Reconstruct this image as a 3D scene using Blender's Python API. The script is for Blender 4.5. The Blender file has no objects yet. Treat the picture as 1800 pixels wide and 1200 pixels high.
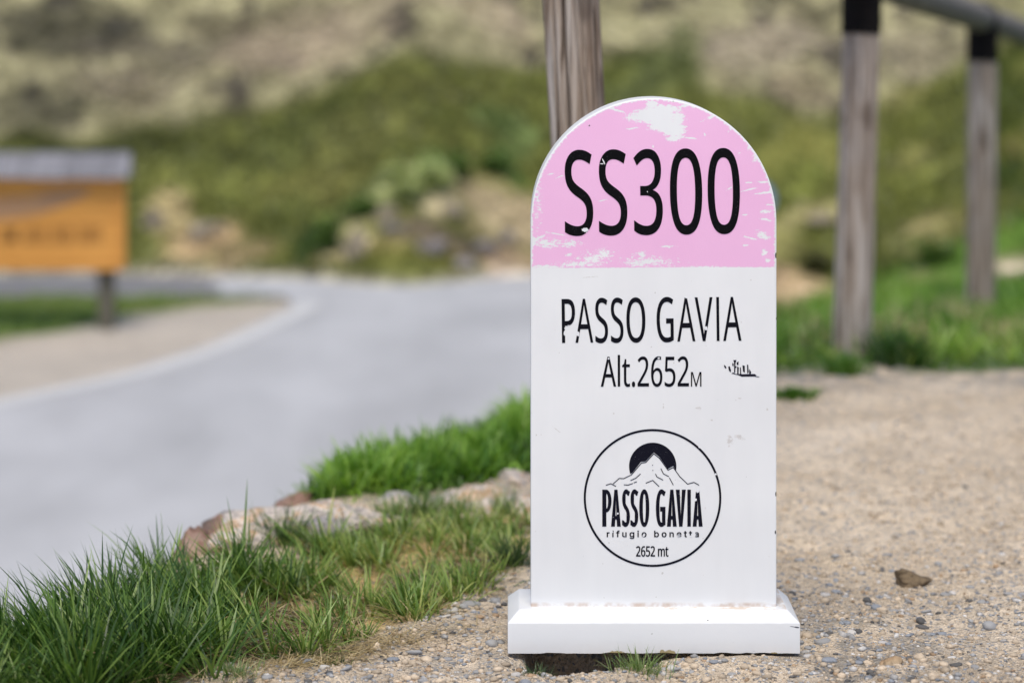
import bpy, bmesh, math, random
import numpy as np
from mathutils import Vector, Matrix

S = bpy.context.scene
C = S.collection
R = math.radians

# ---------------------------------------------------------------- camera, sky, sun, exposure
CAM_H, FPX = 1.14, 4250.0                       # eye height; focal length in photo pixels (85 mm)
cd = bpy.data.cameras.new("camera"); cam = bpy.data.objects.new("camera", cd); C.objects.link(cam)
cam.location = (0, 0, CAM_H); cam.rotation_euler = (R(90), 0, 0)
cd.lens = 85.0; cd.sensor_width = 36.0; cd.shift_y = -600.0 / 1800.0
cd.clip_start = 0.05; cd.clip_end = 600
cd.dof.use_dof = True; cd.dof.focus_distance = 4.25; cd.dof.aperture_fstop = 2.0
S.camera = cam

SUN_EL, SUN_AZ = 63.0, -174.0                   # azimuth of the sun, clockwise from +Y
w = bpy.data.worlds.new("World"); S.world = w; w.use_nodes = True
wt = w.node_tree; bg = wt.nodes["Background"]
sky = wt.nodes.new("ShaderNodeTexSky"); sky.sky_type = 'NISHITA'; sky.sun_disc = False
sky.sun_elevation = R(SUN_EL); sky.sun_rotation = R(SUN_AZ)
sky.air_density = 0.75; sky.dust_density = 6.0; sky.ozone_density = 0.6; sky.altitude = 2600
wt.links.new(sky.outputs[0], bg.inputs[0]); bg.inputs[1].default_value = 0.15
sl = bpy.data.lights.new("sun", 'SUN'); so = bpy.data.objects.new("sun", sl); C.objects.link(so)
sl.energy = 2.3; sl.angle = R(30.0); sl.color = (1.0, 0.925, 0.79)
sdir = Vector((math.sin(R(SUN_AZ)) * math.cos(R(SUN_EL)), math.cos(R(SUN_AZ)) * math.cos(R(SUN_EL)), math.sin(R(SUN_EL))))
so.rotation_euler = sdir.to_track_quat('Z', 'Y').to_euler()
so.location = sdir * 50

S.view_settings.view_transform = 'Standard'; S.view_settings.look = 'None'
S.view_settings.exposure = 0.49; S.view_settings.gamma = 1.0
S.render.engine = 'CYCLES'; S.cycles.use_denoising = True
S.cycles.max_bounces = 6; S.cycles.transparent_max_bounces = 4

# ---------------------------------------------------------------- helpers
def lin(r, g, b):
    f = lambda c: (c / 255 / 12.92) if c / 255 <= 0.04045 else ((c / 255 + 0.055) / 1.055) ** 2.4
    return np.array((f(r), f(g), f(b)))

def tag(o, label=None, cat=None, group=None, kind=None):
    if label: o["label"] = label
    if cat: o["category"] = cat
    if group: o["group"] = group
    if kind: o["kind"] = kind
    return o

def empty(name, loc, label, cat, group=None):
    o = bpy.data.objects.new(name, None); C.objects.link(o); o.location = loc
    o.empty_display_size = 0.1
    return tag(o, label, cat, group)

def link_mesh(name, me, m=None, parent=None):
    o = bpy.data.objects.new(name, me); C.objects.link(o)
    if m is not None: me.materials.append(m)
    if parent is not None: o.parent = parent
    return o

def from_bm(name, bm, m, parent=None, smooth=False, angle=None):
    me = bpy.data.meshes.new(name); bm.normal_update(); bm.to_mesh(me); bm.free()
    if smooth:
        me.polygons.foreach_set("use_smooth", np.ones(len(me.polygons), bool))
        if angle: me.set_sharp_from_angle(angle=R(angle))
    return link_mesh(name, me, m, parent)

def from_arrays(name, V, F, m, parent=None, col=None, smooth=True, attrs=None):
    """V (n,3); F list of (k,3)/(k,4) int arrays; col (n,3) linear colours."""
    me = bpy.data.meshes.new(name)
    V = np.ascontiguousarray(V, np.float32)
    me.vertices.add(len(V)); me.vertices.foreach_set("co", V.ravel())
    loops = np.concatenate([f.ravel() for f in F]).astype(np.int32)
    tot = np.concatenate([np.full(len(f), f.shape[1], np.int32) for f in F])
    st = np.concatenate([[0], np.cumsum(tot)[:-1]]).astype(np.int32)
    me.loops.add(len(loops)); me.loops.foreach_set("vertex_index", loops)
    me.polygons.add(len(tot)); me.polygons.foreach_set("loop_start", st); me.polygons.foreach_set("loop_total", tot)
    me.update(calc_edges=True); me.validate()
    me.polygons.foreach_set("use_smooth", np.full(len(me.polygons), smooth, bool))
    if col is not None:
        a = me.color_attributes.new("tint", 'FLOAT_COLOR', 'POINT')
        a.data.foreach_set("color", np.concatenate([col, np.ones((len(col), 1))], 1).astype(np.float32).ravel())
    for k, v in (attrs or {}).items():
        a = me.attributes.new(k, 'FLOAT', 'POINT'); a.data.foreach_set("value", np.asarray(v, np.float32))
    return link_mesh(name, me, m, parent)

rng = np.random.default_rng(7)
_T = rng.random((512, 512))
def vnoise(x, y, seed=0):
    x = x + seed * 37.17; y = y + seed * 91.7
    xi = np.floor(x).astype(np.int64); yi = np.floor(y).astype(np.int64)
    fx = x - xi; fy = y - yi; fx = fx * fx * (3 - 2 * fx); fy = fy * fy * (3 - 2 * fy)
    g = lambda a, b: _T[a & 511, b & 511]
    return (g(xi, yi) * (1 - fx) + g(xi + 1, yi) * fx) * (1 - fy) + (g(xi, yi + 1) * (1 - fx) + g(xi + 1, yi + 1) * fx) * fy
def fbm(x, y, sc, oct=4, seed=0, gain=0.5):
    s = 0; a = 1; t = 0
    for i in range(oct):
        s = s + a * vnoise(x * sc, y * sc, seed + i); t += a; a *= gain; sc *= 2.03
    return s / t
def sst(a, b, v):
    t = np.clip((v - a) / (b - a), 0, 1); return t * t * (3 - 2 * t)

class NT:
    """short way to write shader nodes"""
    def __init__(s, name, rough=0.8, spec=0.3):
        s.m = bpy.data.materials.new(name); s.m.use_nodes = True; s.t = s.m.node_tree
        s.b = s.t.nodes["Principled BSDF"]; s.b.inputs["Roughness"].default_value = rough
        s.b.inputs["Specular IOR Level"].default_value = spec
    def put(s, sock, v):
        if isinstance(v, bpy.types.NodeSocket): s.t.links.new(v, sock)
        elif isinstance(v, (tuple, list, np.ndarray)):
            v = tuple(float(q) for q in v)
            if sock.type == 'RGBA' and len(v) == 3: v = v + (1,)
            sock.default_value = v
        else: sock.default_value = v
    def n(s, typ, out=0, ins=None, **props):
        q = s.t.nodes.new("ShaderNode" + typ)
        for k, v in props.items(): setattr(q, k, v)
        for k, v in (ins or {}).items(): s.put(q.inputs[k], v)
        return q.outputs[out]
    def math(s, op, a, b=0.0, clamp=False): return s.n("Math", 0, {0: a, 1: b}, operation=op, use_clamp=clamp)
    def vec(s, op, a, b=(0, 0, 0)): return s.n("VectorMath", 0, {0: a, 1: b}, operation=op)
    def obj(s): return s.n("TexCoord", "Object")
    def geo(s): return s.n("NewGeometry", "Position")
    def noise(s, v, scale, detail=3, rough=0.55, dist=0.0):
        return s.n("TexNoise", 0, {"Vector": v, "Scale": scale, "Detail": detail, "Roughness": rough, "Distortion": dist})
    def vor(s, v, scale, out="Distance"): return s.n("TexVoronoi", out, {"Vector": v, "Scale": scale})
    def mix(s, f, a, b): return s.n("Mix", 2, {0: f, 6: a, 7: b}, data_type='RGBA')
    def mul(s, a, b, f=1.0): return s.n("Mix", 2, {0: f, 6: a, 7: b}, data_type='RGBA', blend_type='MULTIPLY')
    def ramp(s, f, *stops):
        q = s.t.nodes.new("ShaderNodeValToRGB"); s.put(q.inputs[0], f); e = q.color_ramp.elements
        while len(e) < len(stops): e.new(0.5)
        for i, (p, c) in enumerate(stops):
            e[i].position = p
            e[i].color = (c, c, c, 1) if isinstance(c, (int, float)) else tuple(float(q) for q in c) + (1,)
        return q.outputs[0]
    def step(s, f, a, b): return s.n("MapRange", 0, {0: f, 1: a, 2: b, 3: 0.0, 4: 1.0}, interpolation_type='SMOOTHSTEP')
    def sep(s, v, i): return s.n("SeparateXYZ", i, {0: v})
    def attr(s, name="tint"): return s.n("Attribute", "Color", attribute_name=name)
    def scale(s, v, xyz): return s.vec('MULTIPLY', v, xyz)
    def bump(s, h, strength=0.3, dist=0.01):
        s.put(s.b.inputs["Normal"], s.n("Bump", 0, {"Strength": strength, "Distance": dist, "Height": h}))
    def color(s, c): s.put(s.b.inputs["Base Color"], c); return s.m
    def blobs(s, v, lst):
        """largest of 1-|p-c|/r over elongated spots given on the front face in metres (x, z, rx, rz, tilt)"""
        acc = None
        for (cx, cz, rx, rz, an, *st) in lst:
            q = s.vec('SUBTRACT', v, (cx, 0, cz))
            if an: q = s.n("VectorRotate", 0, {"Vector": q, "Angle": R(an)}, rotation_type='Y_AXIS')
            q = s.vec('MULTIPLY', q, (1 / rx, 0, 1 / rz))
            l = s.n("VectorMath", "Value", {0: q}, operation='LENGTH')
            l = s.math('MULTIPLY_ADD', l, -(st[0] if st else 1.0)); l.node.inputs[2].default_value = st[0] if st else 1.0
            acc = l if acc is None else s.math('MAXIMUM', acc, l)
        return acc

def G(px, py, z=0.0):
    """layout: ground point at height z that the photo shows at (px, py)"""
    d = (CAM_H - z) * FPX / py
    return ((px - 900) / FPX * d, d)

# ---------------------------------------------------------------- terrain
CREST = np.array([(-2.6, 0.0), (-1.45, 2.4), (-1.02, 3.7), (-0.86, 4.2), (-0.70, 4.75), (-0.60, 5.3), (-0.46, 5.75), (-0.22, 6.15),
                  (0.05, 6.6), (0.5, 8.1), (1.1, 10.3), (2.2, 14.0), (4.2, 20.0), (9, 34)])
def crest_dist(x, y):
    """signed distance to the bank's upper edge, positive on the road side"""
    best = np.full(x.shape, 1e9); sg = np.zeros(x.shape)
    for a, b in zip(CREST[:-1], CREST[1:]):
        e = b - a; L = e @ e
        t = np.clip(((x - a[0]) * e[0] + (y - a[1]) * e[1]) / L, 0, 1)
        dx = x - (a[0] + t * e[0]); dy = y - (a[1] + t * e[1])
        d = np.hypot(dx, dy); cr = e[0] * dy - e[1] * dx
        m = d < best - 1e-9
        best = np.where(m, d, best); sg = np.where(m, np.sign(cr), sg)
    return best * sg
def crest_x(y): return np.interp(y, CREST[:, 1], CREST[:, 0])
def z_plat(x, y):
    return -0.088 * np.maximum(0, y - 7.9) - 0.02 * sst(5.2, 6.2, y) * sst(0.4, -0.3, x)
def z_road(x, y):
    return -1.10 - 0.6 * sst(0.35, 2.6, x) * sst(14, 19, y)
def foot(x):
    return 19.55 - 1.1 * sst(0.6, 2.4, x) - 0.62 * np.exp(-((x + 0.85) / 0.62) ** 2) + 0.10 * np.sin(x * 1.7 + 1)
DENTS = [(0.125, 4.175, 0.11, 0.045, -0.026), (0.40, 4.17, 0.16, 0.05, 0.010), (-0.02, 4.19, 0.035, 0.05, 0.012), (1.10, 4.75, 0.22, 0.12, 0.010), (0.85, 5.6, 0.25, 0.18, 0.012), (1.3, 5.3, 0.2, 0.2, -0.010), (0.19, 4.085, 0.07, 0.055, 0.016),
         (0.70, 4.95, 0.10, 0.07, 0.022), (0.62, 5.15, 0.07, 0.05, 0.018), (0.95, 4.5, 0.16, 0.12, 0.008)]
def terrain(x, y, detail=True):
    s = crest_dist(x, y)
    zp = z_plat(x, y); zr = z_road(x, y)
    t = sst(-0.10, 1.40, s)
    z = zp * (1 - t) + (zr - 0.03) * t
    for (cx, cy, rx, ry, h) in DENTS:
        q = ((x - cx) / rx) ** 2 + ((y - cy) / ry) ** 2
        z = z + h * np.exp(-q * 1.1)
    # washed-out hollow under the milestone's front edge, deepest on the left
    z = z - 0.15 * sst(4.186, 4.202, y + 0.008 * np.sin(x * 31)) * sst(4.40, 4.34, y) * sst(0.02, 0.05, x) * sst(0.26, 0.20, x)
    z = z - 0.08 * sst(4.204, 4.218, y) * sst(4.40, 4.34, y) * sst(0.18, 0.22, x) * sst(0.44, 0.38, x)
    f = foot(x); rise = np.maximum(0, y - f)
    hill = 0.5 * rise
    if detail:
        amp = sst(0.0, 1.2, rise)
        hill = hill + amp * (fbm(x, y, 0.55, 3, 3) - 0.5) * 0.16 + sst(0, .3, rise) * (fbm(x, y, 2.2, 3, 9) - 0.5) * 0.16 + sst(4, 9, rise) * (fbm(x, y, .2, 3, 13) - .5) * 1.5
        near = 1 - sst(9, 13, y)
        bank = sst(0.2, 0.6, s) * (1 - sst(1.1, 1.4, s))
        n = (fbm(x, y, 3.0, 2, 11) - 0.5) * 0.036 + (fbm(x, y, 13, 3, 21) - 0.5) * 0.022 + (fbm(x, y * 0.8, 42, 2, 31) - 0.5) * 0.012 * sst(0.35, 0.65, fbm(x, y, 5, 2, 33))
        n = n - 0.004
        under = sst(0.40, 0.16, np.abs(x - 0.247)) * sst(0.3, 0.05, np.abs(y - 4.3))
        n = n * (1 - 0.75 * under) - 0.004 * under
        z = z + n * near * (1 - sst(0.9, 1.3, s)) + bank * (fbm(x, y, 5, 3, 5) - 0.5) * 0.12 * near
        isl = sst(-1.2, -2.4, x) * sst(14, 15, y) * sst(18.6, 18.2, y)
        z = z + isl * (fbm(x, y, 2, 2, 17)) * 0.04
    # the valley keeps going up behind, flattening into a far ridge
    far = np.where(hill > 14, 14 + (hill - 14) * 0.3, hill)
    return z + far

def in_poly(x, y, P):
    P = np.asarray(P); c = np.zeros(x.shape, bool)
    for i in range(len(P)):
        (x1, y1), (x2, y2) = P[i - 1], P[i]
        if y1 == y2: continue
        c ^= ((y1 > y) != (y2 > y)) & (x < (x2 - x1) * (y - y1) / (y2 - y1) + x1)
    return c
def poly_dist(x, y, P):
    P = np.asarray(P); best = np.full(x.shape, 1e9)
    for i in range(len(P)):
        a, b = P[i - 1], P[i]; e = b - a; L = e @ e + 1e-12
        t = np.clip(((x - a[0]) * e[0] + (y - a[1]) * e[1]) / L, 0, 1)
        best = np.minimum(best, np.hypot(x - a[0] - t * e[0], y - a[1] - t * e[1]))
    return np.where(in_poly(x, y, P), best, -best)

FG = [G(*p) for p in [(-260, 1330), (330, 1215), (400, 1172), (470, 1168), (640, 1128), (765, 1088), (795, 1062), (870, 1018), (922, 985), (960, 935),
                      (900, 905), (760, 928), (640, 955), (560, 975), (420, 1000), (300, 1030), (150, 1100), (-50, 1165), (-300, 1190)]]
BK = [G(*p) for p in [(555, 868), (700, 868), (780, 850), (850, 838), (930, 820), (1010, 790), (1120, 690), (1000, 700), (930, 722), (860, 748), (760, 775), (680, 798), (585, 838)]]
RT = [(0.55, 7.35), G(1400, 655), G(1465, 645), G(1535, 636), G(1600, 652), G(1720, 650), (2.0, 7.5), (6, 7.8), (6, 16), (2.7, 16), (1.6, 12), (1.1, 10.5), (0.55, 8.4)]
ISL = [G(-300, 660, -1.1), G(0, 592, -1.1), G(110, 580, -1.1), G(200, 560, -1.1), G(330, 540, -1.1), G(460, 524, -1.1), G(505, 517, -1.1), G(400, 518, -1.1), G(0, 522, -1.1), G(-300, 522, -1.1)]
ROAD_L = np.array([(0.0, -11.0), (8.0, -6.15), (11.0, -4.35), (12.6, -3.42), (13.6, -2.88), (14.5, -2.36), (15.6, -2.0), (16.8, -1.76), (17.7, -1.60), (18.3, -1.72)])

def hillpt(px, py):
    d = 50745.0 / (py + 2125.0); return ((px - 900) / FPX * d, d)
HB = np.array([hillpt(*p) for p in [(-3000, 330), (-900, 240), (0, 222), (250, 190), (400, 168), (600, 146), (800, 120), (960, 84), (1100, 60), (1250, 140), (1450, 215), (1560, 120), (1700, 75), (2600, 60)]])
#        px, py, rx, ry, tilt-ish, colour, strength
HP = [(110, 40, 160, 60, (62, 60, 50), .85), (330, 60, 200, 40, (112, 104, 88), .7), (520, 70, 160, 45, (168, 152, 128), .8), (60, 170, 120, 50, (70, 68, 54), .75),
      (240, 120, 150, 30, (128, 118, 98), .7), (640, 30, 170, 40, (160, 146, 122), .7), (420, 15, 120, 26, (86, 78, 62), .7), (860, 30, 90, 40, (172, 156, 132), .7),
      (520, 230, 130, 45, (90, 95, 52), .8), (650, 260, 120, 50, (112, 112, 64), .6), (300, 215, 120, 30, (70, 74, 38), .8), (120, 240, 160, 30, (66, 70, 38), .9),
      (760, 190, 110, 35, (84, 84, 44), .6), (560, 320, 100, 40, (118, 116, 66), .7), (900, 210, 50, 40, (112, 130, 80), .7),
      (350, 375, 80, 36, (186, 160, 122), .95), (265, 340, 45, 34, (178, 160, 118), .9), (430, 420, 80, 30, (158, 138, 104), .8), (290, 430, 70, 30, (120, 116, 82), .8),
      (570, 425, 36, 46, (56, 80, 36), .8), (520, 360, 60, 40, (100, 106, 56), .6), (640, 375, 60, 30, (88, 102, 56), .7), (830, 310, 55, 28, (150, 142, 92), .8),
      (880, 350, 70, 50, (178, 160, 128), .95), (905, 440, 70, 46, (176, 152, 124), .95), (680, 470, 100, 20, (156, 144, 92), .8), (740, 495, 130, 12, (120, 118, 60), .9),
      (760, 440, 90, 30, (110, 96, 84), .85), (810, 305, 30, 30, (66, 96, 44), .8), (870, 268, 34, 30, (70, 100, 50), .7),
      (1150, 110, 90, 50, (100, 108, 66), .8), (1180, 60, 50, 30, (120, 124, 84), .7), (1330, 60, 120, 60, (158, 146, 124), .8), (1270, 130, 60, 30, (148, 140, 108), .8),
      (1420, 150, 70, 40, (142, 130, 104), .8), (1420, 250, 70, 50, (150, 148, 80), .9), (1400, 310, 40, 30, (130, 136, 70), .8), (1440, 360, 60, 18, (176, 166, 116), .9),
      (1395, 390, 50, 30, (150, 144, 92), .8), (1440, 440, 42, 34, (92, 90, 48), .95), (1400, 500, 60, 40, (196, 172, 138), 1.0), (1460, 505, 40, 20, (200, 170, 140), .8), (1340, 470, 60, 60, (190, 164, 130), .9),
      (1620, 60, 90, 50, (150, 140, 116), .8), (1610, 190, 70, 60, (104, 108, 54), .8), (1590, 130, 50, 30, (128, 124, 76), .7), (1620, 330, 70, 60, (120, 124, 62), .8),
      (1600, 235, 40, 30, (156, 152, 92), .7), (1630, 430, 46, 30, (178, 160, 118), .9), (1570, 430, 26, 50, (140, 140, 90), .7), (1660, 470, 40, 20, (150, 132, 92), .7),
      (700, 365, 60, 30, (178, 182, 128), .9), (768, 340, 40, 36, (164, 178, 118), .9), (790, 388, 44, 24, (196, 182, 146), .9), (655, 405, 50, 20, (178, 170, 122), .8), (625, 450, 22, 36, (196, 182, 142), .9),
      (1780, 200, 60, 120, (82, 92, 40), .85), (1785, 60, 50, 60, (120, 118, 80), .6), (1780, 400, 70, 60, (70, 86, 34), .9), (1650, 530, 220, 60, (92, 128, 50), .9), (1640, 440, 60, 30, (128, 130, 70), .6), (1790, 330, 40, 30, (110, 104, 52), .7)]
K_HILL = 1.0
def hill_color(x, y):
    jx = (fbm(x, y, 1.9, 3, 41) - 0.5) * 0.7; jy = (fbm(x, y, 1.7, 3, 43) - 0.5) * 0.7
    X = x + jx; Y = y + jy
    hb = np.interp(X / Y, HB[:, 0] / HB[:, 1], HB[:, 1]) if False else np.interp(X, HB[:, 0], HB[:, 1])
    up = sst(-0.25, 0.25, Y - hb)[..., None]
    n1 = fbm(x, y, 2.2, 4, 51)[..., None]; n2 = fbm(x, y * 0.7, 5.0, 3, 53)[..., None]
    scree = lin(108, 102, 76) * (1 - n1) + lin(196, 188, 146) * n1
    scree = np.where(n2 > 0.62, lin(86, 80, 68), scree)
    green = lin(72, 80, 36) * (1 - n1) + lin(128, 130, 70) * n1
    c = green * (1 - up) + scree * up
    for (px, py, rx, ry, col, st) in HP:
        cx, cy = hillpt(px, py); _, cy2 = hillpt(px, py + ry); RX = rx / FPX * cy; RY = abs(cy - cy2)
        q = np.sqrt(((X - cx) / RX) ** 2 + ((Y - cy) / RY) ** 2)
        f = (st * sst(1.25, 0.55, q))[..., None]
        c = c * (1 - f) + lin(*col) * (0.78 + 0.44 * n2) * f
    return c * K_HILL

def steps(*seg):
    out = []
    for a, b, h in seg:
        n = max(1, int(round((b - a) / h))); out.append(np.linspace(a, b, n, endpoint=False))
    out.append([seg[-1][1]]); return np.concatenate(out)
xs = steps((-90, -30, 6), (-30, -8, 1.2), (-8, -1.25, 0.07), (-1.25, 1.95, 0.0095), (1.95, 7, 0.07), (7, 30, 1.2), (30, 90, 6))
ys = steps((-40, -4, 4), (-4, 3.5, 0.3), (3.5, 7.6, 0.0125), (7.6, 9.5, 0.03), (9.5, 26, 0.07), (26, 44, 0.6), (44, 150, 5))
X, Y = np.meshgrid(xs, ys)                       # rows = y
Z = terrain(X, Y)
NZ = crest_dist(X, Y)

def ground_color(x, y, s):
    n1 = fbm(x, y, 3.5, 4, 61)[..., None]; n2 = fbm(x, y, 22, 3, 63)[..., None]
    sand = (lin(192, 173, 147) * (1 - n1) + lin(227, 210, 187) * n1) * 1.20
    grey = lin(158, 150, 138)
    # greyer gravel near the milestone's foot, towards the viewer and along the grass edge
    gv = np.exp(-(((x - 0.62) / 0.22) ** 2 + ((y - 4.2) / 0.35) ** 2)) + np.exp(-((y - 7.45) / 0.28) ** 2) * 0.9 + np.exp(-(((x + 0.1) / 0.35) ** 2 + ((y - 4.25) / 0.3) ** 2)) * 0.6
    gv = np.clip(gv, 0, 1)[..., None] * sst(0.38, 0.58, n2)
    c = sand * (1 - gv) + grey * gv
    n3 = fbm(x, y, 48, 2, 65)[..., None]; c = c * (0.74 + 0.30 * n2 + 0.22 * n3)
    soil = lin(96, 82, 56) * (0.6 + 0.8 * n2); litter = lin(240, 208, 152) * (0.7 + 0.6 * n2)
    d = poly_dist(x, y, FG); f = sst(-0.015, 0.05, d)[..., None]
    lit = sst(0.46, 0.60, fbm(x, y, 7, 2, 71))[..., None]
    c = c * (1 - f) + (soil * (1 - lit) + litter * lit) * f
    turf = lin(78, 104, 44) * (0.6 + 0.8 * n2)
    for P in (BK, RT):
        f = sst(-0.03, 0.08, poly_dist(x, y, P))[..., None]; c = c * (1 - f) + turf * f
    f = sst(0.05, 0.35, s)[..., None]; c = c * (1 - f) + (lin(108, 110, 70) * (0.6 + 0.8 * n1)) * f      # bank face
    f = sst(1.2, 1.5, s)[..., None]; c = c * (1 - f) + lin(214, 203, 188) * (0.85 + 0.3 * n1) * f           # gravel by the road
    f = sst(-0.25, 0.2, poly_dist(x, y, ISL))[..., None]
    tan = sst(0.4, 0.7, fbm(x, y, 0.9, 2, 77))[..., None] * 0.7
    c = c * (1 - f) + (lin(96, 124, 50) * (1 - tan) + lin(170, 164, 110) * tan) * f
    return c * 1.0
COL = ground_color(X, Y, NZ)
rise = sst(-0.05, 0.25, Y - foot(X))[..., None]
hm = Y[:, 0] > 17.0
COL[hm] = COL[hm] * (1 - rise[hm]) + hill_color(X[hm], Y[hm]) * rise[hm]

def grid_obj(name, r0, r1, m):
    nx = len(xs); V = np.stack([X[r0:r1], Y[r0:r1], Z[r0:r1]], -1).reshape(-1, 3); nr = r1 - r0
    i = (np.arange(nr - 1)[:, None] * nx + np.arange(nx - 1)[None]).ravel()
    F = np.stack([i, i + 1, i + 1 + nx, i + nx], 1)
    return from_arrays(name, V, [F], m, col=COL[r0:r1].reshape(-1, 3))

a = NT("gravelly_sand", 0.95, 0.15); p = a.geo()
f1 = a.noise(p, 260, 4, 0.65); f2 = a.noise(p, 55, 4, 0.6); v1 = a.vor(p, 150); v2 = a.vor(p, 150, "Color")
grit = a.ramp(f1, (0.30, 0.42), (0.45, 1.0), (0.72, 1.3))
c = a.mul(a.attr(), grit); c = a.mul(c, a.ramp(f2, (0.3, 0.8), (0.7, 1.18)))
dk = a.step(a.noise(p, 190, 2, 0.5), 0.66, 0.72)
c = a.mix(a.math('MULTIPLY', dk, 0.75), c, a.mul(c, (0.38, 0.40, 0.45)))
c = a.mix(a.step(a.sep(v2, 0), 0.90, 0.94), c, (0.30, 0.30, 0.31))
a.bump(a.math('ADD', a.math('MULTIPLY', f1, 0.7), a.math('ADD', f2, a.math('MULTIPLY', v1, 0.8))), 1.0, 0.010)
M_GROUND = a.color(c)

a = NT("hillside_turf_and_scree", 0.95, 0.1); p = a.geo()
h0 = a.noise(p, 3.6, 3, 0.6, .4); h1 = a.noise(p, 9, 5, 0.7); h2 = a.noise(p, 30, 3, 0.65)
c = a.mul(a.attr(), a.ramp(h1, (0.32, 0.45), (0.5, 1.0), (0.68, 1.7))); c = a.mul(c, a.ramp(h2, (0.3, 0.6), (0.7, 1.35))); c = a.mul(c, a.ramp(h0, (0.34, 0.74), (0.5, 1.0), (0.66, 1.4)))
a.bump(a.math('ADD', h1, h2), 0.8, 0.06)
M_HILL = a.color(c)

r_split = int(np.searchsorted(ys, 18.4))
gobj = tag(grid_obj("ground", 0, r_split + 1, M_GROUND), "sandy gravel pull-off with a grassy edge dropping to the road", "ground", kind="structure")
hobj = tag(grid_obj("hillside", r_split, len(ys), M_HILL), "grass and scree slope rising beyond the road", "hillside", kind="structure")

# ---------------------------------------------------------------- road
a = NT("pale_asphalt", 0.62, 0.5); p = a.geo()
n1 = a.noise(p, 420, 3, 0.6); n2 = a.noise(a.scale(p, (1, 0.35, 1)), 1.3, 4, 0.6)
c = a.ramp(n1, (0.3, (0.40, 0.402, 0.41)), (0.7, (0.53, 0.532, 0.545))); c = a.mul(c, a.ramp(n2, (0.3, 0.82), (0.7, 1.12)))
a.bump(n1, 0.4, 0.004); M_ROAD = a.color(c)
def strip(name, rows, m, nc=24, lift=0.0):
    V = []; 
    for (y, x0, x1) in rows:
        x = np.linspace(x0, x1, nc); yy = np.full(nc, y); V.append(np.stack([x, yy, z_road(x, yy) + lift], 1))
    nr = len(rows); V = np.concatenate(V)
    i = (np.arange(nr - 1)[:, None] * nc + np.arange(nc - 1)[None]).ravel()
    return V, np.stack([i, i + 1, i + 1 + nc, i + nc], 1)
rl = lambda y: float(np.interp(y, ROAD_L[:, 0], ROAD_L[:, 1]))
rows = [(y, rl(y), float(crest_x(y)) - 0.55) for y in np.linspace(0, 18.3, 80)]
V1, F1 = strip("", rows, None)
rows = [(y, -26.0, 6.0) for y in np.linspace(18.3, 20.6, 12)]
V2, F2 = strip("", [(y, -2.25 if y < 19 else -2.4, 6.0) for y, _, _ in rows], None, 40)
V3, F3 = strip("", [(y, -26.0, -2.25 if y < 19 else -2.4) for y, _, _ in rows], None, 30)
tag(from_arrays("road", np.concatenate([V1, V2]), [F1, F2 + len(V1)], M_ROAD), "grey asphalt pass road bending in front of the hillside", "road", kind="structure")
a = NT("dark_asphalt", 0.75, 0.3); p = a.geo(); n1 = a.noise(p, 300, 3, 0.6); n2 = a.noise(p, 2.0, 4, 0.6)
c = a.mul(a.ramp(n1, (0.3, (0.16, 0.158, 0.165)), (0.7, (0.25, 0.247, 0.255))), a.ramp(n2, (0.3, 0.8), (0.7, 1.15))); a.bump(n1, .4, .004)
tag(from_arrays("lay_by", V3, [F3], a.color(c)), "darker old asphalt behind the grass island", "lay-by", kind="structure")
a = NT("worn_white_paint", 0.7, 0.3); p = a.geo()
M_LINE = a.color(a.mix(a.step(a.noise(p, 40, 4, 0.7), 0.46, 0.60), (0.62, 0.62, 0.61), (0.46, 0.46, 0.465)))
def line_mesh(pts, wd, lift):
    pts = np.asarray(pts, float); t = np.gradient(pts, axis=0); t /= np.linalg.norm(t, axis=1)[:, None]
    nrm = np.stack([t[:, 1], -t[:, 0]], 1); a_ = pts + nrm * wd / 2; b_ = pts - nrm * wd / 2; n = len(pts)
    V = np.concatenate([np.column_stack([q, z_road(q[:, 0], q[:, 1]) + lift]) for q in (a_, b_)])
    i = np.arange(n - 1); return V, np.stack([i, i + 1, i + 1 + n, i + n], 1)
yy = np.linspace(2, 17.9, 60); LP = np.column_stack([np.interp(yy, ROAD_L[:, 0], ROAD_L[:, 1]) + 0.13, yy])
VL, FL = line_mesh(LP, 0.17, 0.004)
tag(from_arrays("edge_line", VL, [FL], M_LINE), "worn white line along the left edge of the road", "road marking", kind="structure")
xx = np.linspace(-0.45, 0.9, 30); VL, FL = line_mesh(np.column_stack([xx, foot(xx) - 0.22]), 0.14, 0.004)
tag(from_arrays("edge_line", VL, [FL], M_LINE), "worn white line at the foot of the slope left of the milestone", "road marking", kind="structure")

# ---------------------------------------------------------------- milestone
MX, MY = (1149 - 900) / 1000.0, 4.25             # slab centre, slab front face
mile = empty("milestone", (MX, MY, 0.0), "white round-topped milestone with a pink cap and black lettering on a chamfered base", "milestone")
L = lambda px, py: ((px - 1149) / 1000.0, CAM_H - py / 1000.0)      # point of the front face (x, z)

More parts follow.
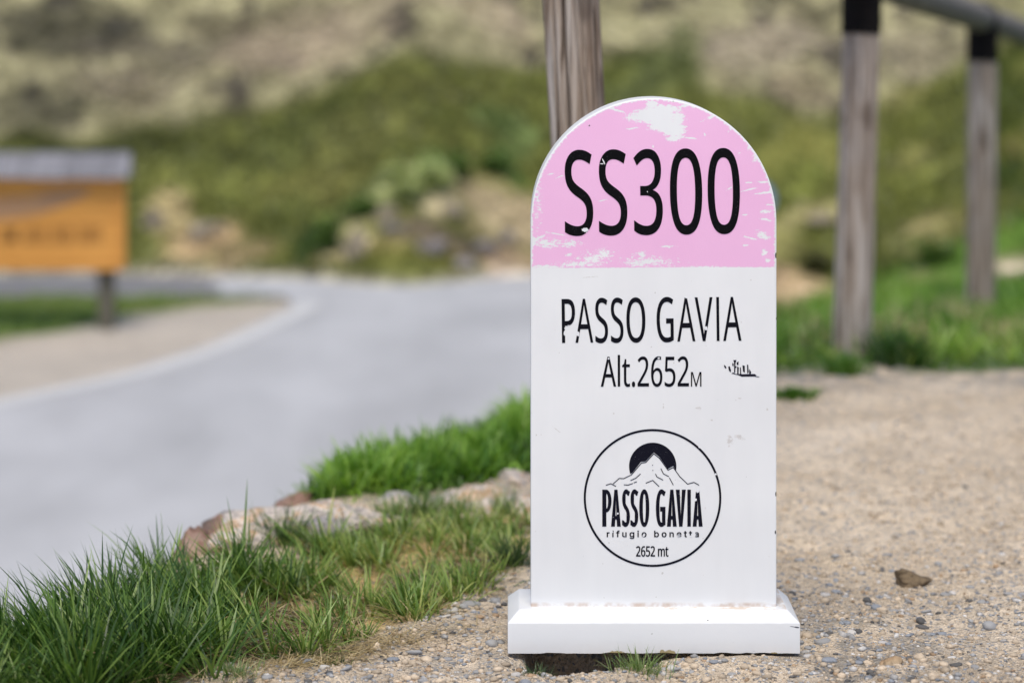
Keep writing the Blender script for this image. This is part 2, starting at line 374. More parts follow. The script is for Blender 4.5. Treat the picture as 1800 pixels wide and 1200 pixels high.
PINK = [(1152, 203, 44, 17, 0, 1.1), (1130, 206, 34, 10, 0, .8), (1185, 228, 24, 15, 0, 1.0), (1192, 210, 14, 18, 0, .7), (1168, 192, 34, 9, 0, .9), (1146, 184, 12, 8, 0, 1), (1165, 218, 30, 16, 0, 1.0), (1185, 243, 18, 6, 10, .8), (1215, 243, 12, 2, -6, .8),
        (962, 428, 30, 9, 0, .42), (955, 426, 14, 6, 0, .6), (937, 424, 7, 10, 0, .8), (947, 418, 18, 2.6, 24, .8), (1001, 428, 20, 7, 0, .38), (978, 411, 24, 1.5, -10, .55), (1042, 456, 26, 13, 0, .36), (1015, 464, 42, 6, 0, .38), (960, 469, 40, 4, 0, .5),
        (1062, 446, 16, 11, 0, .40), (1140, 460, 46, 10, 0, .34), (1128, 447, 12, 6, 0, .4), (1175, 433, 14, 2.5, 0, .45), (1120, 462, 26, 8, 0, .36), (1230, 470, 60, 3, 0, .35), (1350, 338, 26, 2.4, 9, .9), (1318, 333, 16, 1.5, 14, .8), (1340, 320, 10, 2.6, 0, .55), (1316, 321, 8, 1.4, 0, .8),
        (1283, 331, 7, 1.6, 30, .5), (1346, 372, 11, 4, 0, .5), (1352, 360, 7, 2, 0, .7), (1347, 386, 12, 2.4, -12, .6), (1341, 414, 15, 7, -24, .55), (1318, 418, 18, 2, -15, .55), (1344, 444, 6, 7, 0, .55), (1311, 431, 7, 2, 0, .55), (1350, 458, 6, 4, 0, .5),
        (985, 310, 9, 1.6, 22, .55), (968, 306, 8, 1.3, 12, .5), (1300, 269, 4, 1.1, 15, .7), (1239, 237, 1.6, 5, 18, .6), (1148, 257, 1.6, 4, 10, .7), (1329, 277, 6, 8, -35, .6), (1318, 257, 4, 9, -35, .6), (1290, 222, 16, 3, 42, .6),
        (1262, 199, 30, 3.5, 28, .8), (1215, 183, 30, 3.5, 14, .8), (1080, 192, 26, 3, -22, .5), (1309, 378, 5, 2, 0, .5), (1000, 448, 7, 3, 0, .45), (1060, 352, 9, 1.1, 15, .45), (1112, 226, 12, 2, 10, .5), (945, 350, 6, 40, 0, .2)]
a = NT("painted_milestone", 0.42, 0.45); p = a.obj()
px_, pz_ = a.sep(p, 0), a.sep(p, 2)
zb = a.math('SUBTRACT', pz_, a.math('MULTIPLY', px_, 0.004))
n_fine = a.noise(a.scale(p, (0.7, 1, 1.25)), 620, 3, 0.7); n_mid = a.noise(a.scale(p, (0.65, 1, 1.3)), 190, 5, 0.72); n_big = a.noise(p, 6, 2)
rz = a.math('MAXIMUM', a.math('SUBTRACT', pz_, 0.751), 0.0)
rad = a.math('SQRT', a.math('ADD', a.math('MULTIPLY', px_, px_), a.math('MULTIPLY', rz, rz)))
edge = a.math('SUBTRACT', 1.0, a.math('DIVIDE', a.math('SUBTRACT', 0.2155, rad), 0.0040))
edge = a.math('MINIMUM', edge, 0.9)
wear = a.math('MAXIMUM', a.blobs(p, [(*L(x, y), rx / 1000, ry / 1000, an, s_) for (x, y, rx, ry, an, s_) in PINK]), a.math('MULTIPLY', edge, 0.55))
wear = a.math('MAXIMUM', wear, -0.50)
wear = a.math('ADD', wear, a.math('MULTIPLY', a.math('SUBTRACT', n_mid, 0.5), 2.1))
wear = a.math('ADD', wear, a.math('MULTIPLY', a.math('SUBTRACT', n_fine, 0.5), 0.9))
chip = a.step(wear, 0.08, 0.22)
lower = a.math('ADD', zb, a.math('MULTIPLY', a.math('SUBTRACT', n_mid, 0.5), 0.006))
isp = a.step(lower, 0.6695, 0.6702)
front = a.step(a.math('MULTIPLY', a.sep(a.n("NewGeometry", "Normal"), 1), -1.0), 0.55, 0.75)
pinkf = a.math('MULTIPLY', a.math('MULTIPLY', isp, a.math('SUBTRACT', 1.0, chip)), front)
stk = a.noise(a.scale(p, (1, 1, 0.12)), 34, 4, 0.6)
white = a.mix(a.ramp(n_big, (0.3, 0.0), (0.7, 1.0)), (0.80, 0.80, 0.795), (0.745, 0.745, 0.745)); white = a.mul(white, a.ramp(stk, (0.3, 0.978), (0.6, 1.0)))
# faint scuffs on the white field
scuff = a.blobs(p, [(*L(x, y), rx / 1000, ry / 1000, an) for (x, y, rx, ry, an) in [(1283, 775, 9, 16, 0), (1300, 768, 16, 6, -15), (1079, 727, 2.5, 4, 0), (951, 763, 1.6, 5, 0), (1349, 720, 3, 4, 0), (1166, 715, 2, 9, 0), (1228, 717, 8, 5, 0), (980, 756, 14, 1.2, -38), (1250, 738, 5, 3, 0), (1300, 700, 6, 2, 0), (1036, 487, 20, 1.6, 5), (1240, 892, 3, 4, 0)]])
scuff = a.step(a.math('ADD', scuff, a.math('MULTIPLY', a.math('SUBTRACT', n_mid, 0.5), 3.2)), 0.35, 0.8)
white = a.mix(a.math('MULTIPLY', scuff, 0.45), white, (0.42, 0.36, 0.31))
speck = a.step(a.noise(p, 95, 1, 0.5), 0.765, 0.785)
white = a.mix(a.math('MULTIPLY', speck, 0.5), white, (0.40, 0.37, 0.33))
dirt = a.math('MULTIPLY', a.step(a.math('SUBTRACT', 0.0815, pz_), -0.003, 0.004), a.step(a.noise(p, 26, 3, 0.6), 0.40, 0.62))
white = a.mix(a.math('MULTIPLY', dirt, 0.75), white, (0.50, 0.36, 0.26))
pink = a.mix(a.noise(p, 9, 3), (0.80, 0.43, 0.66), (0.84, 0.49, 0.71)); pink = a.mul(pink, a.ramp(n_fine, (0.3, 0.95), (0.7, 1.04)))
dkc = a.step(a.blobs(p, [(*L(x, y), rx / 1000, ry / 1000, an) for (x, y, rx, ry, an) in [(1364, 449, 2, 6, 0), (1364, 868, 1.6, 5, 0), (1036, 221, 1.6, 1.6, 0), (1090, 1068, 3, 2.4, 0), (1363, 935, 1.5, 4, 0), (1365, 560, 1.2, 3, 0)]]), 0.05, 0.3)
body = a.mix(dkc, a.mix(pinkf, white, pink), (0.05, 0.05, 0.045))
weave = a.n("TexWave", 1, {"Vector": p, "Scale": 120.0, "Distortion": 3.0, "Detail": 2.0}, bands_direction='Z')
a.bump(a.math('ADD', a.math('MULTIPLY', pinkf, 1.2), a.math('ADD', a.math('MULTIPLY', n_mid, .5), a.math('MULTIPLY', weave, 0.15))), 0.10, 0.001)
M_SLAB = a.color(body)

def slab_mesh():
    n = 64; hw = 0.216; zc = 0.751; t = 0.094
    prof = [(-hw, 0.074)] + [(-hw, z) for z in np.linspace(0.10, zc, 12)] + [(hw * math.cos(u), zc + hw * math.sin(u)) for u in np.linspace(math.pi, 0, n)[1:-1]] + [(hw, z) for z in np.linspace(zc, 0.10, 12)] + [(hw, 0.074)]
    bm = bmesh.new()
    f = [bm.verts.new((x, 0, z)) for x, z in prof]; b = [bm.verts.new((x, t, z)) for x, z in prof]
    k = len(prof)
    bm.faces.new(f[::-1]); bm.faces.new(b)
    for i in range(k): bm.faces.new((f[i], f[(i + 1) % k], b[(i + 1) % k], b[i]))
    bmesh.ops.recalc_face_normals(bm, faces=bm.faces)
    es = [e for e in bm.edges if len(e.link_faces) == 2 and e.calc_face_angle() > R(60) and e.verts[0].co.z > 0.09 or (e.verts[0].co.z > .09) != (e.verts[1].co.z > .09) and e.calc_face_angle() > R(60)]
    bmesh.ops.bevel(bm, geom=es, offset=0.0026, segments=3, profile=0.6, affect='EDGES', clamp_overlap=True)
    return bm
slab = from_bm("slab", slab_mesh(), M_SLAB, mile, True, 40)

a = NT("painted_base", 0.45, 0.4); p = a.obj()
nm = a.noise(p, 110, 4, 0.65); nb = a.noise(p, 7, 3)
wh = a.mix(nb, (0.765, 0.765, 0.76), (0.70, 0.70, 0.70))
LB = lambda px, py: ((px - 1147) / 1009.0, 0.003 + (1148 - py) / 1009.0)
ch = a.blobs(p, [(*LB(x, y), rx / 1009, ry / 1009, an) for (x, y, rx, ry, an) in [(1078, 1150, 19, 7.5, 0), (1066, 1151, 17, 5, 0), (1171, 1150, 16, 9, 0), (1160, 1148, 6, 8, 0), (1356, 1151, 9, 6, 0), (1000, 1152, 60, 2.4, 0), (1220, 1152, 40, 2.4, 0), (1320, 1152, 30, 2.4, 0), (905, 1152, 20, 3, 0)]])
ch = a.step(a.math('ADD', ch, a.math('MULTIPLY', a.math('SUBTRACT', nm, 0.5), 1.0)), 0.06, 0.14)
up = a.step(a.sep(a.n("NewGeometry", "Normal"), 2), 0.93, 0.99)
sandy = a.math('MULTIPLY', up, a.step(a.math('ADD', a.noise(p, 30, 4, 0.7), a.math('MULTIPLY', a.sep(p, 0), 0.45)), 0.50, 0.66))
wh = a.mix(a.math('MULTIPLY', sandy, 0.7), wh, (0.52, 0.40, 0.29))
wh = a.mix(a.math('MULTIPLY', a.step(a.noise(p, 100, 1), 0.75, 0.78), 0.55), wh, (0.33, 0.31, 0.28))
mk = a.step(a.blobs(p, [(*LB(1396, 1102), 0.006, 0.0016, -8), (*LB(1389, 1101), 0.006, 0.0008, -8), (*LB(1240, 1091), 0.002, 0.001, 0)]), 0.02, 0.4)
wh = a.mix(mk, wh, (0.05, 0.05, 0.07))
fz = a.sep(p, 2)
splash = a.math('MULTIPLY', a.step(a.math('SUBTRACT', 0.022, fz), -0.012, 0.02), a.noise(p, 40, 4, 0.7))
wh = a.mix(a.math('MULTIPLY', splash, 0.30), wh, (0.55, 0.46, 0.36))
a.bump(a.math('SUBTRACT', nm, ch), 0.12, 0.002)
M_BASE = a.color(a.mix(ch, wh, (0.36, 0.29, 0.15)))
def base_mesh():
    bm = bmesh.new(); r_ = random.Random(4)
    lv = [(0.2545, -0.040, 0.150, 0.003), (0.2545, -0.040, 0.150, 0.0558), (0.2345, -0.0195, 0.130, 0.0745)]
    nxs, nys = 44, 16; rings = []
    for k, (hx, y0, y1, z) in enumerate(lv):
        ring = []
        q = [(-hx + 2 * hx * i / nxs, y0) for i in range(nxs)] + [(hx, y0 + (y1 - y0) * i / nys) for i in range(nys)] + [(hx - 2 * hx * i / nxs, y1) for i in range(nxs)] + [(-hx, y1 - (y1 - y0) * i / nys) for i in range(nys)]
        for (x, y) in q:
            dz = (r_.random() ** 3) * 0.0022 if k == 0 else (r_.random() - .5) * 0.0005
            ring.append(bm.verts.new((x - 0.002, y, z + dz)))
        rings.append(ring)
    n = len(rings[0])
    for r0, r1 in zip(rings[:-1], rings[1:]):
        for i in range(n): bm.faces.new((r0[i], r0[(i + 1) % n], r1[(i + 1) % n], r1[i]))
    bm.faces.new(rings[-1]); bm.faces.new(rings[0][::-1])
    bmesh.ops.recalc_face_normals(bm, faces=bm.faces)
    es = [e for e in bm.edges if e.calc_face_angle(0) > R(25) and e.verts[0].co.z > 0.03]
    bmesh.ops.bevel(bm, geom=es, offset=0.0016, segments=2, profile=0.6, affect='EDGES', clamp_overlap=True)
    return bm
from_bm("base", base_mesh(), M_BASE, mile, True, 35)

# lettering: outlines of each word, fitted to the size it has on the stone
GLYPHS = {
  'aS': '874,0 822,0 772,0 722,1 673,2 624,3 577,4 530,6 484,8 438,10 394,12 350,15 308,17 268,20 228,24 190,27 154,30 119,34 85,38 53,42 0,47 0,172 84,165 116,161 150,157 185,153 222,149 260,145 300,142 341,138 384,134 429,131 474,127 519,125 564,122 610,120 656,118 702,116 749,115 796,114 843,114 891,113 956,114 1017,115 1075,117 1129,120 1180,124 1227,128 1271,134 1311,140 1348,147 1381,154 1412,163 1439,172 1462,181 1482,192 1500,202 1514,213 1525,225 1533,238 1537,251 1539,265 1538,274 1537,283 1534,291 1530,299 1524,307 1518,315 1510,322 1502,329 1492,336 1481,342 1469,348 1455,354 1439,361 1421,367 1401,372 1380,378 1357,384 1331,390 1304,395 1275,401 1244,406 1210,412 1173,418 1134,423 1093,429 1049,435 1002,441 953,447 902,453 848,459 771,468 698,478 629,488 563,498 501,509 443,520 388,532 338,544 291,557 247,570 207,583 172,598 140,614 113,630 90,648 71,666 57,686 47,706 40,727 38,749 40,765 44,780 50,794 59,808 71,822 85,835 102,848 122,860 144,872 169,883 196,894 225,904 256,914 289,924 324,933 361,941 400,949 441,956 484,963 528,969 575,975 622,980 671,984 721,988 772,992 825,994 879,996 934,998 991,999 1048,999 1099,999 1149,998 1198,998 1246,997 1293,995 1340,994 1385,992 1430,989 1474,987 1517,984 1559,981 1601,978 1641,974 1681,971 1720,967 1758,963 1796,958 1833,954 1869,949 1936,943 1791,832 1723,838 1691,842 1659,846 1626,849 1592,853 1558,857 1524,860 1488,863 1453,867 1417,870 1380,872 1344,875 1307,877 1270,879 1232,881 1194,882 1156,883 1118,884 1079,884 1040,884 986,884 935,883 887,881 842,878 800,875 761,871 725,866 692,860 661,854 634,847 609,839 586,831 567,822 550,813 535,803 524,793 514,783 508,772 504,760 503,748 503,739 505,729 508,721 512,712 517,704 524,697 531,689 540,682 550,675 561,669 573,663 587,657 602,651 619,645 638,639 658,634 680,628 704,623 729,617 756,612 785,607 817,602 850,597 886,591 923,586 963,580 1005,575 1049,569 1095,563 1143,557 1196,551 1248,545 1298,538 1347,532 1393,525 1439,518 1482,511 1524,504 1565,497 1604,490 1641,483 1677,475 1711,467 1743,459 1773,450 1802,441 1828,432 1853,423 1876,413 1898,403 1917,393 1934,382 1950,370 1963,358 1974,346 1983,333 1990,319 1995,305 1998,290 1999,275 1996,250 1987,226 1971,203 1950,181 1922,160 1888,140 1847,121 1801,104 1748,87 1690,72 1627,59 1559,46 1487,35 1412,26 1332,18 1248,12 1160,6 1069,3 973,1',
  'a3': '840,0 794,0 748,0 703,1 659,2 615,3 573,4 530,6 489,7 448,9 407,12 367,14 327,17 288,20 248,24 209,28 171,32 133,37 95,42 57,47 0,54 0,174 89,165 126,160 164,154 202,149 240,145 280,140 320,136 360,132 401,128 443,125 484,122 526,119 567,116 607,114 648,112 687,111 727,109 766,109 805,108 844,108 919,108 989,110 1055,112 1116,116 1173,120 1225,126 1272,132 1315,140 1353,148 1387,158 1418,168 1445,179 1469,191 1490,203 1508,216 1523,230 1534,245 1542,261 1547,277 1549,294 1547,312 1541,328 1531,343 1517,357 1499,370 1478,382 1453,393 1423,404 1390,413 1352,421 1310,428 1264,435 1214,441 1161,446 1104,450 1044,454 980,457 912,459 841,460 766,460 447,460 447,570 770,570 839,570 904,572 965,574 1023,578 1077,582 1128,587 1175,594 1218,601 1258,609 1294,619 1327,629 1357,640 1382,651 1405,663 1424,675 1439,689 1451,702 1460,717 1465,732 1467,748 1466,761 1461,774 1455,786 1446,798 1434,809 1420,819 1403,828 1384,837 1362,846 1337,853 1310,861 1280,867 1249,873 1216,877 1181,882 1143,885 1103,888 1061,890 1017,891 971,891 925,891 881,890 838,889 797,887 757,885 718,883 681,880 646,877 612,873 579,868 546,864 513,859 481,854 448,848 415,843 383,837 350,831 318,824 286,818 224,809 2,896 63,906 98,914 134,922 171,929 210,936 250,943 292,950 336,957 381,963 427,969 475,975 525,980 576,984 628,988 681,992 736,994 792,996 849,998 907,999 967,999 1058,998 1145,996 1227,993 1304,988 1377,982 1446,974 1510,966 1569,955 1624,944 1674,930 1718,916 1758,902 1793,886 1824,870 1850,852 1871,835 1888,816 1900,797 1907,777 1909,756 1907,737 1902,718 1893,701 1881,684 1866,667 1847,652 1824,638 1798,624 1768,611 1735,599 1699,587 1661,577 1621,567 1578,558 1533,550 1485,543 1436,536 1384,530 1330,525 1302,522 1302,523 1340,521 1407,516 1471,511 1531,505 1587,498 1640,491 1690,482 1736,472 1778,461 1817,450 1851,437 1883,424 1910,410 1934,395 1954,380 1970,364 1983,347 1992,329 1997,311 1999,292 1998,275 1994,258 1988,242 1979,227 1968,211 1954,196 1938,182 1920,168 1899,154 1875,140 1849,127 1819,115 1788,103 1753,92 1716,81 1676,71 1634,62 1589,53 1542,44 1492,37 1439,30 1383,24 1325,18 1264,13 1200,9 1133,6 1064,3 992,1 917,0',
  'a0': '995,0 897,1 803,5 714,12 630,21 551,33 477,48 409,65 347,85 290,108 239,133 193,161 152,191 116,222 85,256 59,292 38,329 21,369 9,411 2,454 0,500 1,531 4,561 9,590 15,618 24,646 35,672 47,697 62,722 78,746 97,768 118,790 141,811 166,830 195,849 225,867 258,883 294,899 332,913 372,927 415,939 461,951 510,961 561,970 616,978 673,984 732,990 794,994 859,997 926,998 996,999 1094,998 1187,994 1276,987 1360,978 1438,966 1512,951 1581,934 1644,914 1702,892 1754,867 1801,840 1843,810 1880,779 1911,745 1938,710 1960,672 1977,632 1989,590 1997,546 1999,500 1998,470 1995,440 1990,411 1983,383 1974,356 1963,329 1951,304 1936,279 1919,256 1900,233 1879,211 1855,190 1829,170 1801,151 1770,134 1737,117 1701,101 1663,86 1623,73 1580,60 1534,49 1485,39 1433,29 1379,22 1321,15 1262,10 1199,5 1134,2 1066,1|995,109 1055,110 1111,113 1163,118 1210,124 1255,133 1296,143 1334,156 1368,170 1400,186 1428,205 1454,225 1477,247 1497,272 1515,298 1530,327 1542,357 1552,390 1559,425 1563,461 1565,500 1563,538 1559,575 1552,609 1542,641 1530,672 1515,700 1497,727 1477,751 1454,773 1428,794 1400,812 1368,828 1334,843 1296,855 1255,866 1210,874 1162,881 1111,886 1055,889 995,890 935,889 879,886 827,881 778,874 734,866 693,855 656,843 622,828 591,812 563,794 538,773 516,751 496,727 479,700 464,672 452,641 442,609 436,575 432,538 430,500 432,462 436,425 442,391 452,358 464,328 479,299 496,273 516,248 538,226 563,205 591,187 622,171 656,156 693,144 734,133 778,125 827,118 879,113 935,110',
  'bP': '0,0 0,999 836,999 1060,996 1260,987 1437,971 1589,950 1716,922 1818,889 1898,850 1954,807 1988,759 1999,705 1994,673 1980,641 1957,610 1925,580 1883,551 1830,523 1763,497 1685,474 1594,453 1491,434 1375,418 1243,405 1098,396 938,391 765,389 473,389 473,0|473,497 722,497 880,499 1020,504 1141,513 1243,526 1327,543 1394,564 1445,590 1482,621 1505,658 1513,700 1506,736 1486,769 1453,798 1408,823 1349,844 1276,861 1184,874 1075,884 947,889 801,891 473,891',
  'bA': '0,0 873,999 1129,999 1999,0 1704,0 1435,308 555,308 289,0|650,419 1349,419 1100,720 1096,726 1091,732 1085,740 1077,750 1069,761 1060,773 1052,784 1043,797 1035,809 1027,821 1019,833 1012,844 1005,854 999,862 997,869 990,852 980,835 970,818 960,802 949,785 938,769 928,755 918,742 910,731 902,720',
  'bS': '876,0 774,0 676,2 581,4 489,8 399,12 314,18 235,24 161,30 92,38 0,46 0,163 132,155 200,147 273,139 353,131 438,124 527,117 617,113 707,109 799,107 892,106 1016,108 1125,113 1220,121 1301,133 1369,148 1424,166 1465,187 1495,210 1513,235 1520,263 1517,281 1511,298 1499,314 1484,329 1464,343 1439,356 1407,368 1367,380 1320,392 1265,404 1201,415 1127,426 1043,438 949,450 845,463 697,482 562,502 443,524 338,548 247,573 172,601 113,633 71,669 46,708 38,751 43,781 59,810 85,836 122,861 169,884 226,905 290,924 362,941 442,956 529,969 623,980 722,988 825,994 934,998 1048,999 1147,998 1244,997 1337,994 1427,989 1513,984 1596,978 1676,971 1753,963 1827,954 1941,945 1789,840 1678,848 1614,856 1547,863 1479,870 1408,877 1337,882 1264,886 1191,889 1116,891 1040,891 937,890 847,885 768,878 702,867 646,853 601,836 566,818 542,797 527,775 521,750 524,731 531,713 542,697 557,682 577,668 602,655 633,643 670,632 714,620 765,610 825,599 892,588 969,577 1053,566 1146,554 1249,541 1347,528 1439,515 1524,501 1603,487 1675,472 1742,455 1801,438 1853,420 1897,400 1934,379 1963,356 1983,330 1995,303 1999,274 1987,224 1950,179 1888,139 1800,103 1689,72 1558,46 1411,26 1248,12 1069,3',
  'bO': '1001,0 872,3 752,10 640,23 537,40 442,63 357,90 281,121 214,156 157,195 108,238 69,285 39,334 17,387 4,443 0,502 4,560 17,615 39,667 69,716 108,763 157,805 214,844 281,879 357,910 442,936 537,959 641,976 753,989 874,996 1004,999 1128,997 1245,989 1354,977 1456,959 1549,937 1634,910 1710,880 1778,845 1836,806 1886,763 1927,717 1959,667 1981,615 1995,559 1999,500 1995,441 1981,386 1959,333 1927,284 1886,237 1836,194 1778,155 1710,120 1634,90 1549,63 1456,40 1354,23 1244,10 1127,3|1001,106 1131,110 1245,123 1343,144 1425,173 1494,211 1550,257 1594,308 1626,366 1645,430 1651,500 1645,570 1626,634 1594,692 1550,743 1494,788 1426,825 1343,854 1246,875 1133,887 1004,892 875,887 761,875 663,854 579,825 509,788 452,743 407,692 374,634 354,570 348,500 354,430 374,366 406,308 451,257 508,211 577,173 661,144 758,123 872,110',
  'bG': '1146,0 1004,2 870,10 745,22 629,39 521,61 424,87 336,117 258,152 190,191 132,233 84,280 47,330 21,383 5,440 0,499 6,559 23,615 53,668 94,717 147,764 211,806 286,845 371,880 467,910 573,937 688,959 812,977 946,989 1087,997 1237,999 1316,998 1393,997 1468,994 1541,989 1613,984 1683,978 1751,970 1817,962 1881,952 1979,942 1838,836 1753,845 1701,853 1647,861 1590,868 1531,875 1471,881 1410,886 1348,889 1285,891 1222,891 1068,887 930,875 807,854 698,824 603,787 524,742 462,690 418,633 391,569 382,499 385,454 396,411 413,370 437,331 468,295 506,261 551,230 604,202 665,177 733,156 810,138 896,124 992,114 1099,108 1216,106 1273,106 1328,107 1378,109 1425,111 1469,113 1510,116 1550,119 1588,122 1624,126 1630,129 1630,418 1121,418 1121,527 1999,527 1999,50 1896,41 1819,32 1742,24 1665,18 1587,12 1507,8 1423,4 1335,2 1243,0',
  'bV': '848,0 0,999 317,999 852,358 873,334 892,310 910,287 927,265 942,243 956,221 969,200 981,180 992,160 999,140 1007,160 1018,180 1030,201 1043,222 1057,243 1072,266 1089,288 1107,312 1126,336 1147,361 1678,999 1999,999 1151,0',
  'bI': '0,0 0,73 596,99 596,898 0,926 0,999 1999,999 1999,926 1403,898 1403,99 1999,73 1999,0',
  'cP': '0,0 0,999 888,999 1068,996 1243,987 1407,971 1560,950 1696,921 1808,887 1894,848 1954,804 1989,756 1999,702 1994,669 1981,637 1958,606 1926,575 1883,546 1826,518 1754,492 1671,468 1580,447 1479,427 1365,411 1241,399 1111,390 974,384 836,383 906,383 906,0|906,505 796,505 893,507 967,512 1023,521 1059,533 1074,549 1074,569 1072,593 1075,622 1080,657 1083,696 1081,731 1077,762 1075,789 1075,812 1076,832 1068,848 1045,860 1001,869 939,875 852,877 906,877',
  'cA': '0,0 780,999 1222,999 1999,0 1383,0 1188,303 805,303 613,0|1016,429 984,429 897,714 893,719 889,726 884,734 879,743 872,754 866,766 859,777 852,789 846,802 840,814 834,826 829,836 825,846 821,854 1015,845 1175,845 1167,828 1159,811 1151,794 1142,778 1134,763 1126,748 1119,736 1112,724 1105,714',
  'cS': '901,0 815,0 735,2 657,4 581,8 506,12 434,17 365,23 298,30 234,38 0,48 0,181 454,168 493,160 537,152 587,145 641,138 694,131 746,127 799,123 853,121 906,120 974,122 1026,127 1062,135 1083,146 1093,160 1097,177 1097,196 1097,217 1097,241 1099,267 1098,284 1097,300 1096,315 1097,329 1099,341 1101,353 1098,365 1089,376 1073,387 1048,398 1014,409 970,420 917,432 856,444 780,456 661,475 546,495 439,517 341,541 250,566 169,595 104,627 60,664 35,704 27,747 32,778 49,807 77,834 118,859 170,882 231,904 300,923 375,941 456,956 542,969 633,980 726,988 822,994 920,998 1019,999 1103,998 1184,997 1263,994 1340,989 1414,984 1484,978 1552,971 1617,963 1681,954 1999,942 1710,824 1380,835 1342,843 1302,850 1261,857 1219,863 1178,868 1139,872 1099,875 1057,877 1018,877 966,876 931,871 909,864 900,854 899,841 900,826 902,809 904,790 904,769 903,746 904,728 905,711 906,696 906,682 904,670 902,658 905,647 912,636 925,625 946,615 978,605 1019,594 1067,583 1123,572 1187,561 1265,548 1344,535 1419,522 1491,508 1561,494 1630,478 1696,462 1757,445 1812,426 1861,406 1903,384 1935,360 1956,335 1968,307 1972,277 1960,227 1922,182 1855,141 1762,104 1646,73 1515,46 1373,26 1222,12 1063,3',
  'cO': '1001,0 880,2 765,10 653,23 547,40 449,63 360,90 280,121 211,156 151,196 103,239 65,285 36,335 16,388 4,443 0,502 4,559 16,614 36,666 65,715 103,762 152,804 211,843 281,878 360,909 449,936 547,959 654,976 766,989 882,997 1003,999 1120,997 1234,989 1343,977 1447,959 1544,937 1632,910 1711,879 1781,844 1841,805 1891,762 1931,716 1961,666 1983,614 1995,559 1999,500 1995,442 1983,386 1961,334 1931,284 1891,238 1841,195 1782,156 1712,121 1633,90 1545,63 1448,40 1343,23 1233,10 1119,2|1001,120 1071,124 1123,136 1160,157 1186,185 1210,221 1235,264 1257,314 1275,370 1286,432 1291,500 1286,569 1275,631 1257,686 1235,735 1211,778 1187,814 1161,842 1124,861 1072,873 1003,877 933,873 881,861 843,842 815,814 790,778 765,735 742,686 725,630 713,569 708,500 713,432 724,370 742,314 765,264 790,221 815,185 843,157 880,136 932,124',
  'cG': '1081,0 958,2 836,10 718,22 606,39 502,61 406,87 320,118 243,152 177,191 121,234 76,281 42,331 18,384 5,440 0,500 5,559 21,614 48,667 87,717 137,763 198,806 271,845 353,879 445,910 546,937 655,959 772,977 894,989 1021,997 1151,999 1221,998 1288,997 1353,994 1418,989 1481,984 1543,978 1603,970 1661,962 1719,952 1999,939 1721,820 1466,832 1434,840 1400,848 1363,855 1326,861 1289,867 1254,872 1217,875 1180,877 1146,877 1053,873 980,861 920,841 871,813 828,777 790,733 760,684 737,629 722,567 716,499 718,456 724,414 734,374 748,336 764,301 783,268 803,239 825,212 851,189 881,168 914,151 955,138 1005,128 1066,122 1140,120 1176,121 1212,121 1244,123 1272,125 1298,127 1325,130 1351,133 1376,136 1399,139 1239,141 1239,411 852,411 852,534 1945,534 1945,52 1713,40 1648,32 1583,24 1517,18 1451,12 1383,8 1312,4 1239,2 1163,0',
  'cV': '744,0 0,999 673,999 1097,363 1112,339 1126,316 1139,293 1152,271 1164,249 1174,228 1184,207 1193,187 1202,167 999,164 797,167 806,187 815,208 825,229 835,250 847,272 859,294 873,318 887,341 902,366 1323,999 1999,999 1255,0',
  'cI': '0,0 0,86 413,112 413,885 0,913 0,999 1999,999 1999,913 1586,885 1586,112 1999,86 1999,0',
